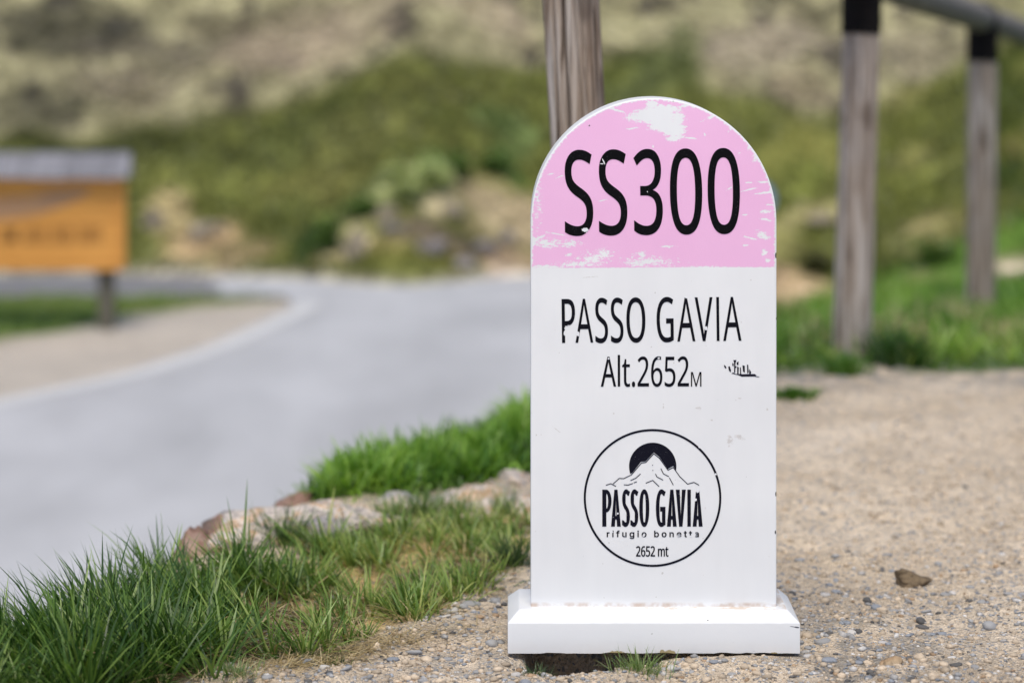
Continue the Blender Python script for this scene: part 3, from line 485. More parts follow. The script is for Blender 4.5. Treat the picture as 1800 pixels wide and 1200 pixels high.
  'Alt.2652': '0,18 151,944 199,944 349,18 291,18 246,303 102,303 57,18|120,407 229,407 188,685 187,690 187,696 186,704 184,713 183,723 181,734 180,745 178,756 177,767 176,779 174,790 173,800 172,809 171,817 174,823 176,808 175,792 173,776 171,761 169,745 167,731 166,717 164,705 163,695 161,685|385,18 385,999 439,999 439,18|612,5 603,6 594,8 585,12 577,17 569,24 562,32 554,43 548,56 542,72 537,89 533,109 529,132 527,158 525,187 525,219 525,622 485,622 485,676 526,722 545,869 579,869 579,710 661,710 661,622 579,622 579,222 580,198 581,177 583,158 587,142 591,128 595,118 601,109 606,103 613,99 620,98 624,98 628,99 632,100 636,101 641,103 645,104 649,106 652,108 655,110 663,112 663,26 658,22 654,19 649,16 644,13 639,11 633,9 628,7 622,6 617,5|741,0 736,1 730,3 725,7 720,13 716,21 712,30 709,41 707,55 706,70 705,88 706,106 707,121 709,135 712,146 716,155 720,162 725,167 730,171 736,173 741,174 747,173 753,171 758,167 763,162 767,155 771,146 775,135 777,121 778,106 779,88 778,70 777,55 775,41 772,30 767,21 763,13 758,7 753,3 747,1|834,18 834,112 934,356 945,383 956,410 965,434 974,458 982,480 989,502 996,523 1002,544 1007,566 1011,587 1015,608 1017,630 1019,653 1020,676 1021,701 1020,730 1018,756 1015,779 1010,799 1004,816 996,831 988,842 979,849 969,854 958,856 948,855 938,852 928,847 920,841 911,833 903,822 895,811 887,798 878,784 866,768 837,844 849,862 859,878 869,893 880,908 892,921 904,932 917,941 930,947 944,951 958,953 979,950 998,942 1015,929 1031,911 1044,887 1056,859 1065,827 1071,791 1075,751 1076,707 1076,679 1074,651 1072,624 1068,598 1064,572 1058,547 1052,522 1045,498 1038,473 1029,448 1020,423 1011,397 1000,371 990,344 978,316 901,126 901,121 1092,121 1092,18|1273,5 1258,7 1244,12 1231,21 1218,33 1206,49 1194,68 1183,92 1174,118 1165,149 1158,183 1152,221 1147,263 1143,309 1141,358 1140,412 1141,451 1141,491 1143,530 1145,569 1148,607 1151,645 1155,681 1160,716 1167,750 1174,782 1182,811 1192,839 1203,864 1215,886 1228,906 1243,923 1259,936 1277,945 1296,951 1317,953 1322,952 1327,952 1332,952 1337,951 1342,950 1347,949 1352,947 1357,945 1361,943 1368,941 1368,844 1359,847 1355,850 1351,852 1346,854 1342,856 1337,857 1332,858 1328,859 1323,859 1318,860 1304,858 1292,855 1280,849 1269,841 1259,830 1250,817 1242,803 1235,786 1228,768 1222,749 1217,727 1213,705 1209,681 1205,656 1203,630 1200,603 1198,575 1197,546 1196,517 1195,487 1192,487 1196,504 1202,521 1209,536 1217,550 1226,563 1235,575 1246,584 1257,590 1270,594 1283,595 1303,592 1321,583 1337,569 1352,548 1365,522 1377,490 1386,454 1392,413 1395,366 1397,315 1395,260 1391,209 1385,164 1375,123 1363,88 1349,58 1332,35 1314,18 1294,8|1272,101 1284,103 1296,109 1306,119 1315,134 1323,153 1330,176 1336,204 1340,236 1342,273 1343,315 1342,349 1340,379 1337,407 1332,432 1326,454 1318,473 1309,487 1299,498 1287,504 1274,506 1264,505 1256,502 1247,497 1240,490 1232,481 1226,470 1219,458 1214,446 1209,432 1205,417 1201,401 1199,386 1197,370 1196,353 1195,337 1196,315 1197,293 1198,271 1201,248 1204,227 1208,205 1212,186 1217,168 1223,151 1230,136 1237,123 1245,113 1253,106 1262,102|1549,5 1537,6 1526,7 1515,10 1504,13 1493,18 1483,24 1474,30 1465,38 1457,46 1447,56 1447,163 1461,152 1469,142 1478,133 1488,125 1498,118 1509,112 1519,108 1529,105 1539,103 1549,102 1565,104 1579,110 1592,119 1604,133 1614,150 1623,172 1630,198 1634,228 1637,262 1638,301 1638,335 1635,366 1631,394 1625,418 1617,439 1608,457 1596,470 1582,480 1566,486 1548,488 1542,488 1535,487 1529,486 1522,484 1514,481 1507,479 1500,476 1494,474 1489,471 1482,469 1456,505 1471,940 1667,940 1667,836 1517,836 1509,569 1508,571 1512,573 1517,574 1523,576 1529,578 1535,580 1542,582 1549,583 1556,583 1563,583 1586,581 1607,572 1626,558 1643,538 1658,512 1671,482 1681,446 1688,406 1692,362 1694,312 1692,257 1688,208 1680,162 1669,122 1655,87 1639,58 1620,35 1598,18 1575,8|1742,18 1742,112 1842,356 1853,383 1863,410 1873,434 1881,458 1890,480 1897,502 1903,523 1909,544 1914,566 1919,587 1922,608 1925,630 1927,653 1928,676 1928,701 1927,730 1925,756 1922,779 1917,799 1911,816 1904,831 1896,842 1886,849 1876,854 1865,856 1855,855 1845,852 1836,847 1827,841 1819,833 1811,822 1802,811 1794,798 1785,784 1774,768 1744,844 1757,862 1766,878 1777,893 1788,908 1799,921 1811,932 1824,941 1837,947 1851,951 1866,953 1886,950 1905,942 1922,929 1938,911 1952,887 1963,859 1972,827 1979,791 1982,751 1984,707 1983,679 1982,651 1979,624 1976,598 1971,572 1966,547 1960,522 1953,498 1945,473 1937,448 1928,423 1918,397 1908,371 1897,344 1886,316 1808,126 1808,121 1999,121 1999,18',
  'M': '0,0 0,999 373,999 990,180 1001,180 1629,999 1999,999 1999,0 1749,0 1749,614 1750,643 1751,672 1752,701 1754,730 1756,758 1759,786 1762,811 1764,834 1767,856 1769,874 1758,874 1091,0 883,0 224,876 213,876 216,857 219,836 222,813 225,787 227,759 229,729 231,699 232,669 232,637 233,606 233,0',
  'rifugio': '0,213 0,786 27,786 27,704 19,704 20,713 23,733 26,751 30,766 35,778 39,787 44,792 50,794 51,794 52,794 53,794 55,793 56,793 57,793 58,793 63,791 63,665 57,670 56,670 55,671 54,672 53,673 51,673 50,673 48,674 45,673 42,670 40,666 37,660 35,653 33,644 31,634 30,623 29,610 28,597 27,582 27,566 27,213|121,213 121,786 148,786 148,213|135,839 132,840 128,844 126,851 123,861 121,872 119,885 118,899 118,914 118,930 119,944 121,957 123,969 126,978 128,985 132,989 135,990 138,989 141,985 144,978 147,969 149,957 151,944 152,930 152,914 152,899 151,885 149,872 147,861 144,851 141,844 138,840|276,786 276,675 204,675 204,786|224,213 224,842 225,866 226,889 227,910 229,929 232,945 235,960 239,972 243,982 247,989 251,995 255,998 259,999 262,999 265,998 268,996 270,994 272,992 274,990 275,987 281,979 274,870 268,877 267,879 267,880 266,881 265,882 264,882 263,883 261,883 258,882 256,879 255,875 254,869 253,862 252,852 252,839 251,823 251,213|377,206 372,207 366,212 361,219 356,230 352,245 348,262 344,282 341,306 339,332 337,362 336,393 336,427 336,786 363,786 363,436 364,408 365,385 366,366 368,350 371,337 374,328 378,323 382,321 385,322 388,324 391,329 394,335 396,343 398,353 400,364 401,377 402,392 403,408 404,427 404,448 404,786 431,786 431,213 405,213 405,380 420,380 414,319 410,287 406,261 401,240 396,225 390,214 384,208|548,0 542,1 536,4 530,9 526,16 521,25 517,36 513,48 509,62 506,77 504,92 501,108 497,140 520,198 523,176 525,168 526,159 527,151 529,143 531,136 533,129 535,123 537,119 540,115 544,113 547,112 553,114 558,119 562,128 565,140 568,154 570,173 571,195 572,224 572,309 578,309 577,299 575,289 574,278 571,266 569,256 566,246 562,237 559,229 554,224 549,221 544,220 537,222 531,228 525,238 519,253 513,272 508,294 504,321 501,351 498,384 496,420 495,459 494,502 495,544 496,583 498,620 501,654 504,685 508,712 513,736 518,757 524,773 531,784 537,791 544,793 550,792 554,789 559,783 563,775 566,765 569,755 572,744 574,732 576,721 577,711 579,701 578,701 572,701 572,786 599,786 599,218 598,183 597,150 595,120 592,94 588,71 583,51 578,35 573,22 567,12 561,5 554,1|547,333 551,335 555,338 558,344 561,353 563,364 565,377 567,392 569,410 570,430 571,452 572,477 572,504 572,530 571,554 570,577 569,598 567,616 565,632 563,646 561,658 558,667 555,674 551,678 547,679 543,678 539,674 536,667 533,657 531,645 528,631 526,614 525,595 523,575 522,553 522,529 522,504 522,478 522,454 523,432 525,412 526,394 528,378 531,365 533,354 536,345 539,338 543,335|667,213 667,786 694,786 694,213|681,839 677,840 674,844 671,851 669,861 667,872 665,885 664,899 664,914 664,930 665,944 667,957 669,969 671,978 674,985 677,989 681,990 684,989 687,985 690,978 693,969 695,957 696,944 697,930 698,914 697,899 696,885 695,872 693,861 690,851 687,844 684,840|810,201 803,204 796,211 789,222 783,239 777,260 772,284 767,312 764,343 761,378 759,415 758,454 757,496 758,539 759,579 761,616 764,651 767,683 772,711 777,735 783,756 789,772 796,784 803,791 810,793 818,791 825,784 832,772 839,756 844,735 849,711 854,683 857,651 860,616 862,579 864,539 864,496 864,455 862,415 860,378 857,343 854,312 849,284 844,260 839,239 832,222 825,211 818,204|810,315 815,317 819,321 822,329 825,339 828,352 830,367 832,384 834,404 835,425 836,448 837,472 837,496 837,521 836,545 835,568 834,590 832,610 830,627 828,642 825,655 822,666 819,673 815,678 810,679 806,678 802,673 799,666 796,655 794,642 791,627 789,610 788,590 786,568 785,546 785,522 785,496 785,472 785,448 786,425 788,404 789,384 791,367 794,352 796,339 799,329 802,321 806,317|1083,201 1078,202 1073,206 1068,212 1064,220 1061,230 1058,240 1055,252 1053,264 1051,275 1050,286 1048,295 1049,296 1055,296 1055,213 1028,213 1028,969 1055,969 1055,701 1049,701 1050,711 1051,721 1053,732 1055,744 1058,755 1061,765 1064,775 1068,783 1073,789 1077,792 1083,793 1090,791 1096,784 1103,773 1109,757 1114,736 1119,712 1123,684 1126,653 1129,618 1131,581 1132,541 1133,498 1132,456 1131,415 1129,378 1126,343 1123,312 1119,284 1114,259 1109,239 1103,222 1097,211 1090,204|1080,316 1084,317 1088,322 1091,329 1094,339 1096,351 1098,366 1100,383 1102,403 1103,425 1104,448 1105,473 1105,499 1105,525 1104,550 1103,573 1102,594 1100,613 1099,630 1096,645 1094,657 1091,667 1088,674 1084,678 1080,679 1076,678 1073,674 1069,667 1067,658 1064,646 1062,632 1060,615 1058,596 1057,575 1056,552 1055,527 1055,499 1055,472 1056,446 1057,422 1058,401 1060,381 1062,364 1064,350 1067,338 1070,328 1073,321 1076,317|1244,201 1236,204 1229,211 1222,222 1216,239 1210,260 1205,284 1201,312 1197,343 1194,378 1192,415 1191,454 1190,496 1191,539 1192,579 1194,616 1197,651 1201,683 1205,711 1210,735 1216,756 1222,772 1229,784 1236,791 1244,793 1251,791 1259,784 1266,772 1272,756 1278,735 1283,711 1287,683 1291,651 1294,616 1296,579 1297,539 1297,496 1297,455 1296,415 1294,378 1291,343 1287,312 1283,284 1278,260 1272,239 1266,222 1259,211 1251,204|1244,315 1248,317 1252,321 1255,329 1258,339 1261,352 1263,367 1265,384 1267,404 1268,425 1269,448 1270,472 1270,496 1270,521 1269,545 1268,568 1267,590 1265,610 1263,627 1261,642 1258,655 1255,666 1252,673 1248,678 1244,679 1239,678 1236,673 1232,666 1230,655 1227,642 1225,627 1223,610 1221,590 1220,568 1219,546 1218,522 1218,496 1218,472 1219,448 1220,425 1221,404 1223,384 1225,367 1227,352 1229,339 1232,329 1236,321 1239,317|1387,551 1387,213 1360,213 1360,786 1387,786 1387,619 1372,619 1377,680 1381,711 1385,738 1390,758 1396,774 1401,785 1408,791 1414,793 1420,792 1425,787 1431,780 1435,769 1440,754 1444,737 1447,717 1450,693 1452,667 1454,638 1455,606 1455,572 1455,213 1428,213 1428,563 1428,591 1427,614 1425,633 1423,649 1420,662 1417,671 1414,676 1409,678 1406,677 1403,675 1400,670 1398,664 1396,656 1394,646 1392,635 1390,622 1389,608 1388,591 1388,572|1573,201 1565,204 1557,211 1550,222 1544,239 1538,259 1533,284 1528,312 1525,343 1522,378 1520,415 1519,454 1518,495 1519,537 1520,577 1522,614 1525,649 1528,681 1533,709 1538,734 1543,755 1549,772 1556,784 1563,791 1571,793 1576,792 1581,789 1585,784 1590,778 1594,768 1599,757 1603,743 1606,727 1610,708 1613,686 1616,663 1618,636 1620,607 1621,576 1622,542 1622,506 1622,452 1530,452 1530,562 1619,555 1596,484 1595,541 1594,564 1594,585 1592,604 1591,621 1589,636 1587,649 1584,660 1582,668 1578,675 1575,678 1571,680 1567,678 1564,675 1560,668 1557,659 1555,648 1552,635 1550,621 1549,604 1547,587 1546,569 1546,550 1546,529 1546,483 1546,456 1547,431 1548,409 1549,390 1551,372 1553,357 1556,345 1559,334 1562,326 1565,320 1569,316 1573,315 1576,315 1578,317 1581,320 1583,323 1585,328 1587,333 1588,340 1590,347 1591,355 1592,365 1593,375 1596,402 1622,373 1619,332 1617,312 1614,292 1611,274 1607,258 1603,243 1599,231 1595,220 1590,212 1584,206 1579,203|1737,786 1737,675 1672,675 1672,786|1688,916 1716,916 1716,370 1716,355 1716,344 1717,336 1717,330 1718,327 1719,323 1721,321 1723,320 1724,320 1724,321 1725,321 1726,322 1728,323 1729,323 1730,324 1736,328 1741,221 1735,214 1733,212 1731,210 1730,209 1728,208 1726,208 1724,207 1722,207 1715,210 1709,217 1703,230 1698,248 1694,271 1691,298 1689,329 1688,362|1850,786 1850,675 1784,675 1784,786|1801,916 1828,916 1828,370 1828,355 1828,344 1829,336 1829,330 1830,327 1831,323 1833,321 1835,320 1836,320 1837,321 1838,321 1839,322 1840,323 1841,323 1842,324 1848,328 1853,221 1847,214 1845,212 1844,210 1842,209 1840,208 1838,208 1836,207 1835,207 1827,210 1821,217 1815,230 1810,248 1806,271 1803,298 1801,329 1801,362|1945,201 1939,202 1934,206 1929,212 1924,222 1920,233 1916,248 1912,265 1909,284 1907,306 1905,330 1904,356 1903,384 1904,408 1904,430 1906,451 1908,469 1910,484 1913,498 1916,510 1919,520 1923,529 1926,536 1930,542 1934,547 1938,551 1941,555 1945,558 1949,560 1954,563 1958,566 1961,568 1965,570 1967,572 1969,574 1971,577 1971,579 1972,581 1972,583 1972,586 1972,592 1972,594 1972,608 1971,621 1971,632 1970,642 1969,651 1968,658 1966,664 1965,670 1963,675 1960,678 1958,680 1955,681 1951,680 1949,678 1946,675 1944,670 1941,665 1940,658 1938,651 1936,644 1935,636 1934,628 1933,620 1931,596 1905,631 1909,675 1912,697 1915,717 1919,735 1923,749 1927,762 1931,772 1936,780 1940,786 1945,790 1949,792 1954,793 1957,793 1961,791 1964,789 1968,786 1972,781 1975,774 1979,766 1982,756 1986,744 1989,729 1992,712 1994,693 1996,670 1998,645 1999,617 1999,587 1999,213 1972,213 1972,286 1979,286 1978,275 1976,264 1974,253 1971,242 1969,232 1965,224 1962,216 1958,209 1954,204 1949,202|1948,314 1952,315 1955,318 1958,323 1961,330 1964,339 1966,349 1968,360 1969,372 1970,385 1971,399 1972,412 1972,427 1972,462 1979,482 1978,477 1976,474 1974,471 1972,468 1970,466 1968,464 1965,462 1963,460 1961,458 1959,457 1957,455 1955,454 1953,453 1951,452 1950,451 1947,448 1944,446 1942,442 1939,438 1937,434 1935,428 1934,422 1933,416 1932,409 1931,401 1931,391 1931,380 1931,369 1931,360 1932,352 1932,345 1934,338 1935,332 1936,327 1938,322 1940,319 1942,316 1945,314',
  '2652mt': '2,13 2,132 104,385 122,431 137,473 151,511 162,547 171,582 178,616 182,651 185,687 186,726 185,770 180,805 173,832 163,852 151,864 136,869 121,866 107,859 95,846 82,829 69,808 44,773 0,875 29,915 47,942 66,965 88,984 111,995 136,999 172,991 203,968 229,929 249,875 260,809 264,733 263,682 258,634 251,589 241,544 229,501 215,458 200,414 183,369 164,322 91,133 91,150 279,150 279,13|446,0 420,5 396,21 374,47 353,84 336,132 322,191 312,261 306,341 304,431 305,499 307,567 311,634 318,699 327,760 339,817 354,868 373,913 396,950 423,977 455,994 489,999 498,999 506,998 515,996 524,994 533,991 551,984 551,852 525,862 519,866 512,869 505,871 498,872 491,873 470,869 453,860 438,844 425,823 415,797 406,766 399,731 393,692 388,650 385,604 382,557 382,523 361,523 366,547 379,575 394,600 412,619 433,630 457,634 490,625 520,599 546,555 565,495 576,420 580,332 576,237 564,156 544,89 516,39 483,10|445,129 462,135 476,151 487,178 496,216 501,267 503,332 502,385 497,428 489,464 479,490 465,506 447,511 434,509 422,501 412,488 403,470 395,450 389,428 385,403 382,379 381,354 382,319 385,283 389,248 395,215 402,186 411,162 421,144 432,133|718,0 698,2 679,6 661,14 644,24 628,37 606,57 606,203 641,173 655,158 671,146 687,137 703,132 718,130 741,136 760,151 775,176 786,212 792,258 794,318 792,371 787,413 777,447 764,472 744,488 716,493 707,492 697,490 686,487 674,482 665,478 650,472 614,518 630,986 846,986 846,849 698,849 692,611 679,610 687,613 697,617 708,620 720,621 732,622 771,614 804,588 833,546 855,487 868,415 873,330 868,235 854,154 831,88 799,39 762,10|896,13 896,132 998,385 1016,431 1031,473 1045,511 1056,547 1065,582 1071,616 1076,651 1079,687 1080,726 1078,770 1074,805 1067,832 1057,852 1045,864 1030,869 1014,866 1001,859 988,846 976,829 963,808 937,773 894,875 922,915 940,942 960,965 982,984 1005,995 1030,999 1065,991 1096,968 1122,929 1142,875 1154,809 1158,733 1156,682 1152,634 1144,589 1135,544 1123,501 1109,458 1093,414 1076,369 1058,322 985,133 985,150 1173,150 1173,13|1349,13 1349,751 1414,751 1421,655 1403,655 1409,683 1423,713 1439,736 1456,752 1474,761 1493,764 1536,751 1571,708 1586,646 1573,646 1580,677 1595,709 1612,734 1631,751 1650,761 1671,764 1703,757 1730,735 1753,698 1769,645 1777,575 1780,490 1780,13 1704,13 1704,482 1699,570 1686,618 1662,635 1642,629 1627,611 1617,582 1609,540 1604,486 1603,419 1603,13 1526,13 1526,482 1521,570 1508,618 1484,635 1463,628 1449,609 1439,576 1432,530 1427,469 1426,395 1426,13|1936,0 1921,2 1905,9 1890,20 1876,38 1863,62 1853,93 1845,132 1841,180 1839,234 1839,630 1800,630 1800,711 1843,759 1862,913 1916,913 1916,751 1997,751 1997,630 1916,630 1916,238 1917,201 1920,173 1924,153 1930,138 1936,129 1945,126 1951,127 1957,128 1963,131 1970,134 1975,137 1999,146 1999,26 1983,16 1975,11 1965,6 1956,3 1946,1',
}

def pts(*q): return ' '.join('%d,%d' % (round(x * 1999), round(y * 999)) for x, y in q)
arc = lambda cx, cy, rx, ry, t0, t1, n=14: [(cx + rx * math.cos(R(t)), cy + ry * math.sin(R(t))) for t in np.linspace(t0, t1, n)]
GLYPHS['bI'] = GLYPHS['cI'] = pts((0, 0), (1, 0), (1, 1), (0, 1))
GLYPHS['cP'] = pts((0, 0), (.44, 0), (.44, .385), *arc(.44, .6925, .56, .3075, -90, 90), (0, 1)) + '|' + pts((.44, .49), *arc(.46, .69, .17, .20, -80, 80), (.44, .89))
GLYPHS['cA'] = pts((0, 0), (.34, 1), (.66, 1), (1, 0), (.61, 0), (.565, .19), (.435, .19), (.39, 0)) + '|' + pts((.455, .29), (.545, .29), (.5, .74))
GLYPHS['cV'] = pts((0, 1), (.39, 1), (.5, .30), (.61, 1), (1, 1), (.67, 0), (.33, 0))
def ink(name, chips=(), speck=0.70, tone=(0.0035, 0.0035, 0.0045)):
    a = NT(name, 0.75, 0.08); p = a.obj()
    n1 = a.noise(p, 230, 4, 0.7); sp = a.step(n1, speck, speck + 0.02)
    if chips:
        ch = a.blobs(p, [(*L(x, y), rx / 1000, ry / 1000, an) for (x, y, rx, ry, an) in chips])
        ch = a.step(a.math('ADD', ch, a.math('MULTIPLY', a.math('SUBTRACT', n1, 0.5), 1.4)), 0.1, 0.2)
        sp = a.math('MAXIMUM', sp, ch)
    sp = a.math('MAXIMUM', a.math('MULTIPLY', a.step(a.noise(p, 700, 2, .6), 0.68, 0.74), 0.12), sp)
    return a.color(a.mix(sp, tone, (0.74, 0.74, 0.76)))
def outline(name, loops, m, parent, thick=0.0005, front=-0.0006):
    """filled flat lettering (holes kept) with a real thickness, on the front face"""
    cu = bpy.data.curves.new(name, 'CURVE'); cu.dimensions = '2D'; cu.fill_mode = 'BOTH'; cu.extrude = thick / 2
    for l in loops:
        sp = cu.splines.new('POLY'); sp.points.add(len(l) - 1); sp.use_cyclic_u = True
        for q, (x, z) in zip(sp.points, l): q.co = (x, z, 0, 1)
    o = bpy.data.objects.new("outline", cu); C.objects.link(o); bpy.context.view_layer.update()
    me = bpy.data.meshes.new_from_object(o.evaluated_get(bpy.context.evaluated_depsgraph_get())); me.name = name
    bpy.data.objects.remove(o); bpy.data.curves.remove(cu)
    me.transform(Matrix.Translation((0, front + thick / 2, 0)) @ Matrix.Rotation(R(90), 4, 'X'))
    me.materials.clear()
    return link_mesh(name, me, m, parent)
def letters(pre, text, boxes, y0, y1, f, rot=0.0, about=None):
    """separately spaced letters; boxes = left/right ends of each one, y0..y1 = cap height, round ones overshoot by f"""
    out = []; cx, cz = about or (0, 0); cs, sn = math.cos(R(rot)), math.sin(R(rot))
    for ch, (u0, u1) in zip(text, boxes):
        ov = f if ch in 'SOG30' else 0
        for l in words(pre + ch, u0, y0 - ov, u1, y1 + ov):
            out.append([(cx + (x - cx) * cs - (z - cz) * sn, cz + (x - cx) * sn + (z - cz) * cs) for x, z in l])
    return out
def words(key, x0, y0, x1, y1, rot=0.0):
    (ax, az), (bx, bz) = L(x0, y1), L(x1, y0); cx, cz = (ax + bx) / 2, (az + bz) / 2; cs, sn = math.cos(R(rot)), math.sin(R(rot)); out = []
    for l in GLYPHS[key].split('|'):
        pts = []
        for q in l.split(' '):
            u, v = (int(k) for k in q.split(','))
            x = ax + (bx - ax) * u / 1999 - cx; z = az + (bz - az) * v / 999 - cz
            pts.append((cx + x * cs - z * sn, cz + x * sn + z * cs))
        out.append(pts)
    return out
INK_A = ink("black_vinyl", [(1029, 404, 7, 4, 0), (1034, 409, 5, 3, 0), (1061, 284, 1.2, 6, 25), (1058, 288, 4, 1, 0), (1138, 337, 0.9, 1.6, 20)], 0.80)
INK_B = ink("black_vinyl_torn", [(999, 579, 7, 8, 0), (993, 585, 2.6, 6, 0), (1015, 586, 4.5, 5, 30), (1241, 577, 3, 4, 0), (1206, 523, 2, 2, 0), (1158, 629, 2.4, 1.6, 0), (1070, 630, 2, 1.6, 0)], 0.74, (0.005, 0.005, 0.009))
INK_C = ink("navy_print", [(1213, 942.5, 5, 2.6, 0), (1221, 939, 2.6, 4, 0), (1066, 893, .1, .1, 0), (1226, 862, 3.5, 4, 0), (1131, 941, 2, 2, 0), (1076, 934, 2, 2.2, 0), (1258, 833, 2, 2, 0), (1230, 785, 3, 2, 0), (1223, 878, 2, 3, 0), (1086, 902, 2, 2, 0)], 0.71, (0.007, 0.007, 0.014))
outline("route_lettering", letters('a', 'SS300', [(880 + u / 3.3333, 880 + v / 3.3333) for u, v in ((374, 541), (574, 741), (780, 949), (992, 1181), (1213, 1402))], 263, 412, 1.2, 0.72, L(1146, 337)), INK_A, mile)
outline("pass_lettering", letters('b', 'PASSOGAVIA', [(920 + u / 3.75, 920 + v / 3.75) for u, v in ((253, 341), (342, 459), (473, 557), (576, 659), (679, 804), (878, 990), (1013, 1132), (1131, 1248), (1273, 1291), (1316, 1436))], 523.5, 600.5, 1.4, 0.72, L(1146, 562)), INK_B, mile)
outline("altitude_lettering", words('Alt.2652', 1056, 623.5, 1211, 680, 0.15) + words('M', 1214.5, 653.5, 1233, 679), INK_B, mile)

ring = lambda cx, cy, r, n=96: [(L(cx + r * math.cos(u), cy + r * math.sin(u))) for u in np.linspace(0, 2 * math.pi, n, endpoint=False)]
emb = outline("emblem_ring", [ring(1147, 874.6, 121), ring(1147, 874.6, 117.2)], INK_C, mile)
E3 = lambda x, y: L(980 + x / 4.285, 730 + y / 4.285)
sun_pts = [E3(717 + 178 * math.cos(u), 382 + 178 * math.sin(u)) for u in np.linspace(R(161), R(370), 60)]
sun_pts += [E3(*q) for q in [(871, 379), (830, 402), (766, 310), (725, 277), (688, 318), (663, 345), (628, 348), (562, 432), (548, 437)]]
outline("emblem_sun", [sun_pts], INK_C, emb)
def stroke(pts, wd):
    """a drawn line of constant width as one closed outline"""
    P = np.array(pts, float); t = np.diff(P, axis=0); t /= np.linalg.norm(t, axis=1)[:, None]
    nn = np.stack([-t[:, 1], t[:, 0]], 1); m = np.vstack([nn[:1], (nn[:-1] + nn[1:]), nn[-1:]]); m /= np.linalg.norm(m, axis=1)[:, None]
    k = np.concatenate([[1], np.maximum(0.6, (m[1:-1] * nn[:-1]).sum(1)), [1]]); m = m / k[:, None] * wd / 2
    return [tuple(q) for q in (P + m)] + [tuple(q) for q in (P - m)[::-1]]
ridges = [[(365, 523), (402, 512), (440, 532)], [(418, 514), (465, 472), (498, 474), (557, 445), (632, 357), (665, 352), (725, 287), (767, 320), (832, 410), (872, 390), (922, 460), (980, 515), (1028, 502), (1066, 523)],
          [(550, 488), (590, 470), (625, 438)], [(500, 520), (532, 522), (568, 510)], [(574, 506), (597, 497)], [(665, 508), (717, 487), (765, 533)], [(738, 438), (748, 460), (795, 485)], [(778, 398), (798, 438), (838, 458)], [(843, 468), (872, 522)],
          [(716, 369), (716.5, 375)], [(717, 409), (719, 415)]]
outline("emblem_mountain", [stroke([E3(*q) for q in l], 0.0013) for l in ridges], INK_C, emb)
outline("emblem_name", letters('c', 'PASSOGAVIA', [(980 + u / 4.285, 980 + v / 4.285) for u, v in ((337, 407), (403, 477), (486, 546), (549, 609), (616, 691), (741, 815), (824, 898), (891, 966), (978, 1004), (1018, 1093))], 860, 924.8, 0.6), INK_C, emb)
outline("emblem_subtitle", words('rifugio', 1066.5, 931.6, 1228.5, 946.5), INK_C, emb)
outline("emblem_altitude", words('2652mt', 1118, 959, 1175, 977.6), INK_C, emb)
Z2 = lambda x, y: L(920 + x / 3.75, 480 + y / 3.75)
outline("torn_sticker", [[Z2(*q) for q in l] for l in [
    [(1372, 660), (1382, 654), (1402, 664), (1425, 664), (1432, 660), (1440, 665), (1526, 664), (1538, 675), (1530, 680), (1438, 681), (1420, 672)],
    [(1530, 683), (1546, 679), (1558, 684)], [(1322, 603), (1334, 612), (1339, 626), (1332, 627), (1324, 618)], [(1350, 616), (1360, 612), (1369, 640), (1364, 654), (1354, 638)],
    [(1384, 572), (1404, 572), (1398, 592), (1397, 654), (1389, 656), (1389, 590)], [(1397, 610), (1406, 616), (1398, 626)], [(1406, 588), (1419, 581), (1417, 606), (1407, 604)], [(1409, 614), (1420, 620), (1418, 664), (1409, 663)],
    [(1427, 620), (1433, 620), (1436, 660), (1429, 664)], [(1444, 606), (1459, 610), (1460, 654), (1448, 648)], [(1474, 602), (1482, 604), (1485, 652), (1476, 662)], [(1489, 630), (1502, 652), (1497, 666), (1488, 662)], [(1378, 590), (1386, 596), (1385, 614), (1377, 608)]]],
    ink("torn_black_film", (), 0.74, (0.012, 0.011, 0.022)), mile)

# ---------------------------------------------------------------- wooden fence
a = NT("weathered_wood", 0.9, 0.15); p = a.obj()
g1 = a.noise(a.scale(p, (1, 1, 0.03)), 150, 5, 0.65, 0.5); g2 = a.noise(a.scale(p, (1, 1, 0.05)), 42, 4, 0.6, 0.9); g3 = a.noise(p, 3.6, 4); g4 = a.noise(a.scale(p, (1, 1, 0.05)), 62, 3, 0.5, 0.5)
c = a.ramp(g2, (0.30, (0.15, 0.102, 0.070)), (0.46, (0.32, 0.248, 0.190)), (0.64, (0.52, 0.45, 0.39)))
c = a.mul(c, a.ramp(g1, (0.30, 0.5), (0.46, 0.95), (0.7, 1.2))); c = a.mix(a.math('MULTIPLY', a.step(g3, 0.42, 0.66), 0.40), c, (0.37, 0.325, 0.29))
c = a.mix(a.math('MULTIPLY', a.step(g4, 0.385, 0.34), 0.85), c, (0.055, 0.038, 0.028))
kn = a.vor(a.scale(p, (2.6, 2.6, 1.0)), 3.0); c = a.mix(a.math('MULTIPLY', a.step(a.math('SUBTRACT', 0.16, kn), -0.05, 0.06), 0.6), c, (0.07, 0.05, 0.04))
crk = a.n("Attribute", "Fac", attribute_name="crack"); c = a.mix(a.math('MULTIPLY', crk, 0.8), c, (0.05, 0.033, 0.024))
a.b.inputs["Specular IOR Level"].default_value = 0.05
a.bump(a.math('ADD', g1, g2), 0.6, 0.006); M_WOOD = a.color(c)
a = NT("black_iron", 0.8, 0.08); M_IRON = a.color(a.mix(a.noise(a.obj(), 40, 3), (0.004, 0.004, 0.0045), (0.014, 0.011, 0.010)))
a = NT("grey_rail_wood", 0.85, 0.2); p = a.obj(); g = a.noise(a.scale(p, (1, .05, 1)), 70, 4, .6)
c = a.ramp(g, (0.3, (0.10, 0.088, 0.08)), (0.7, (0.26, 0.24, 0.225))); a.bump(g, .4, .004); M_RAIL = a.color(c)

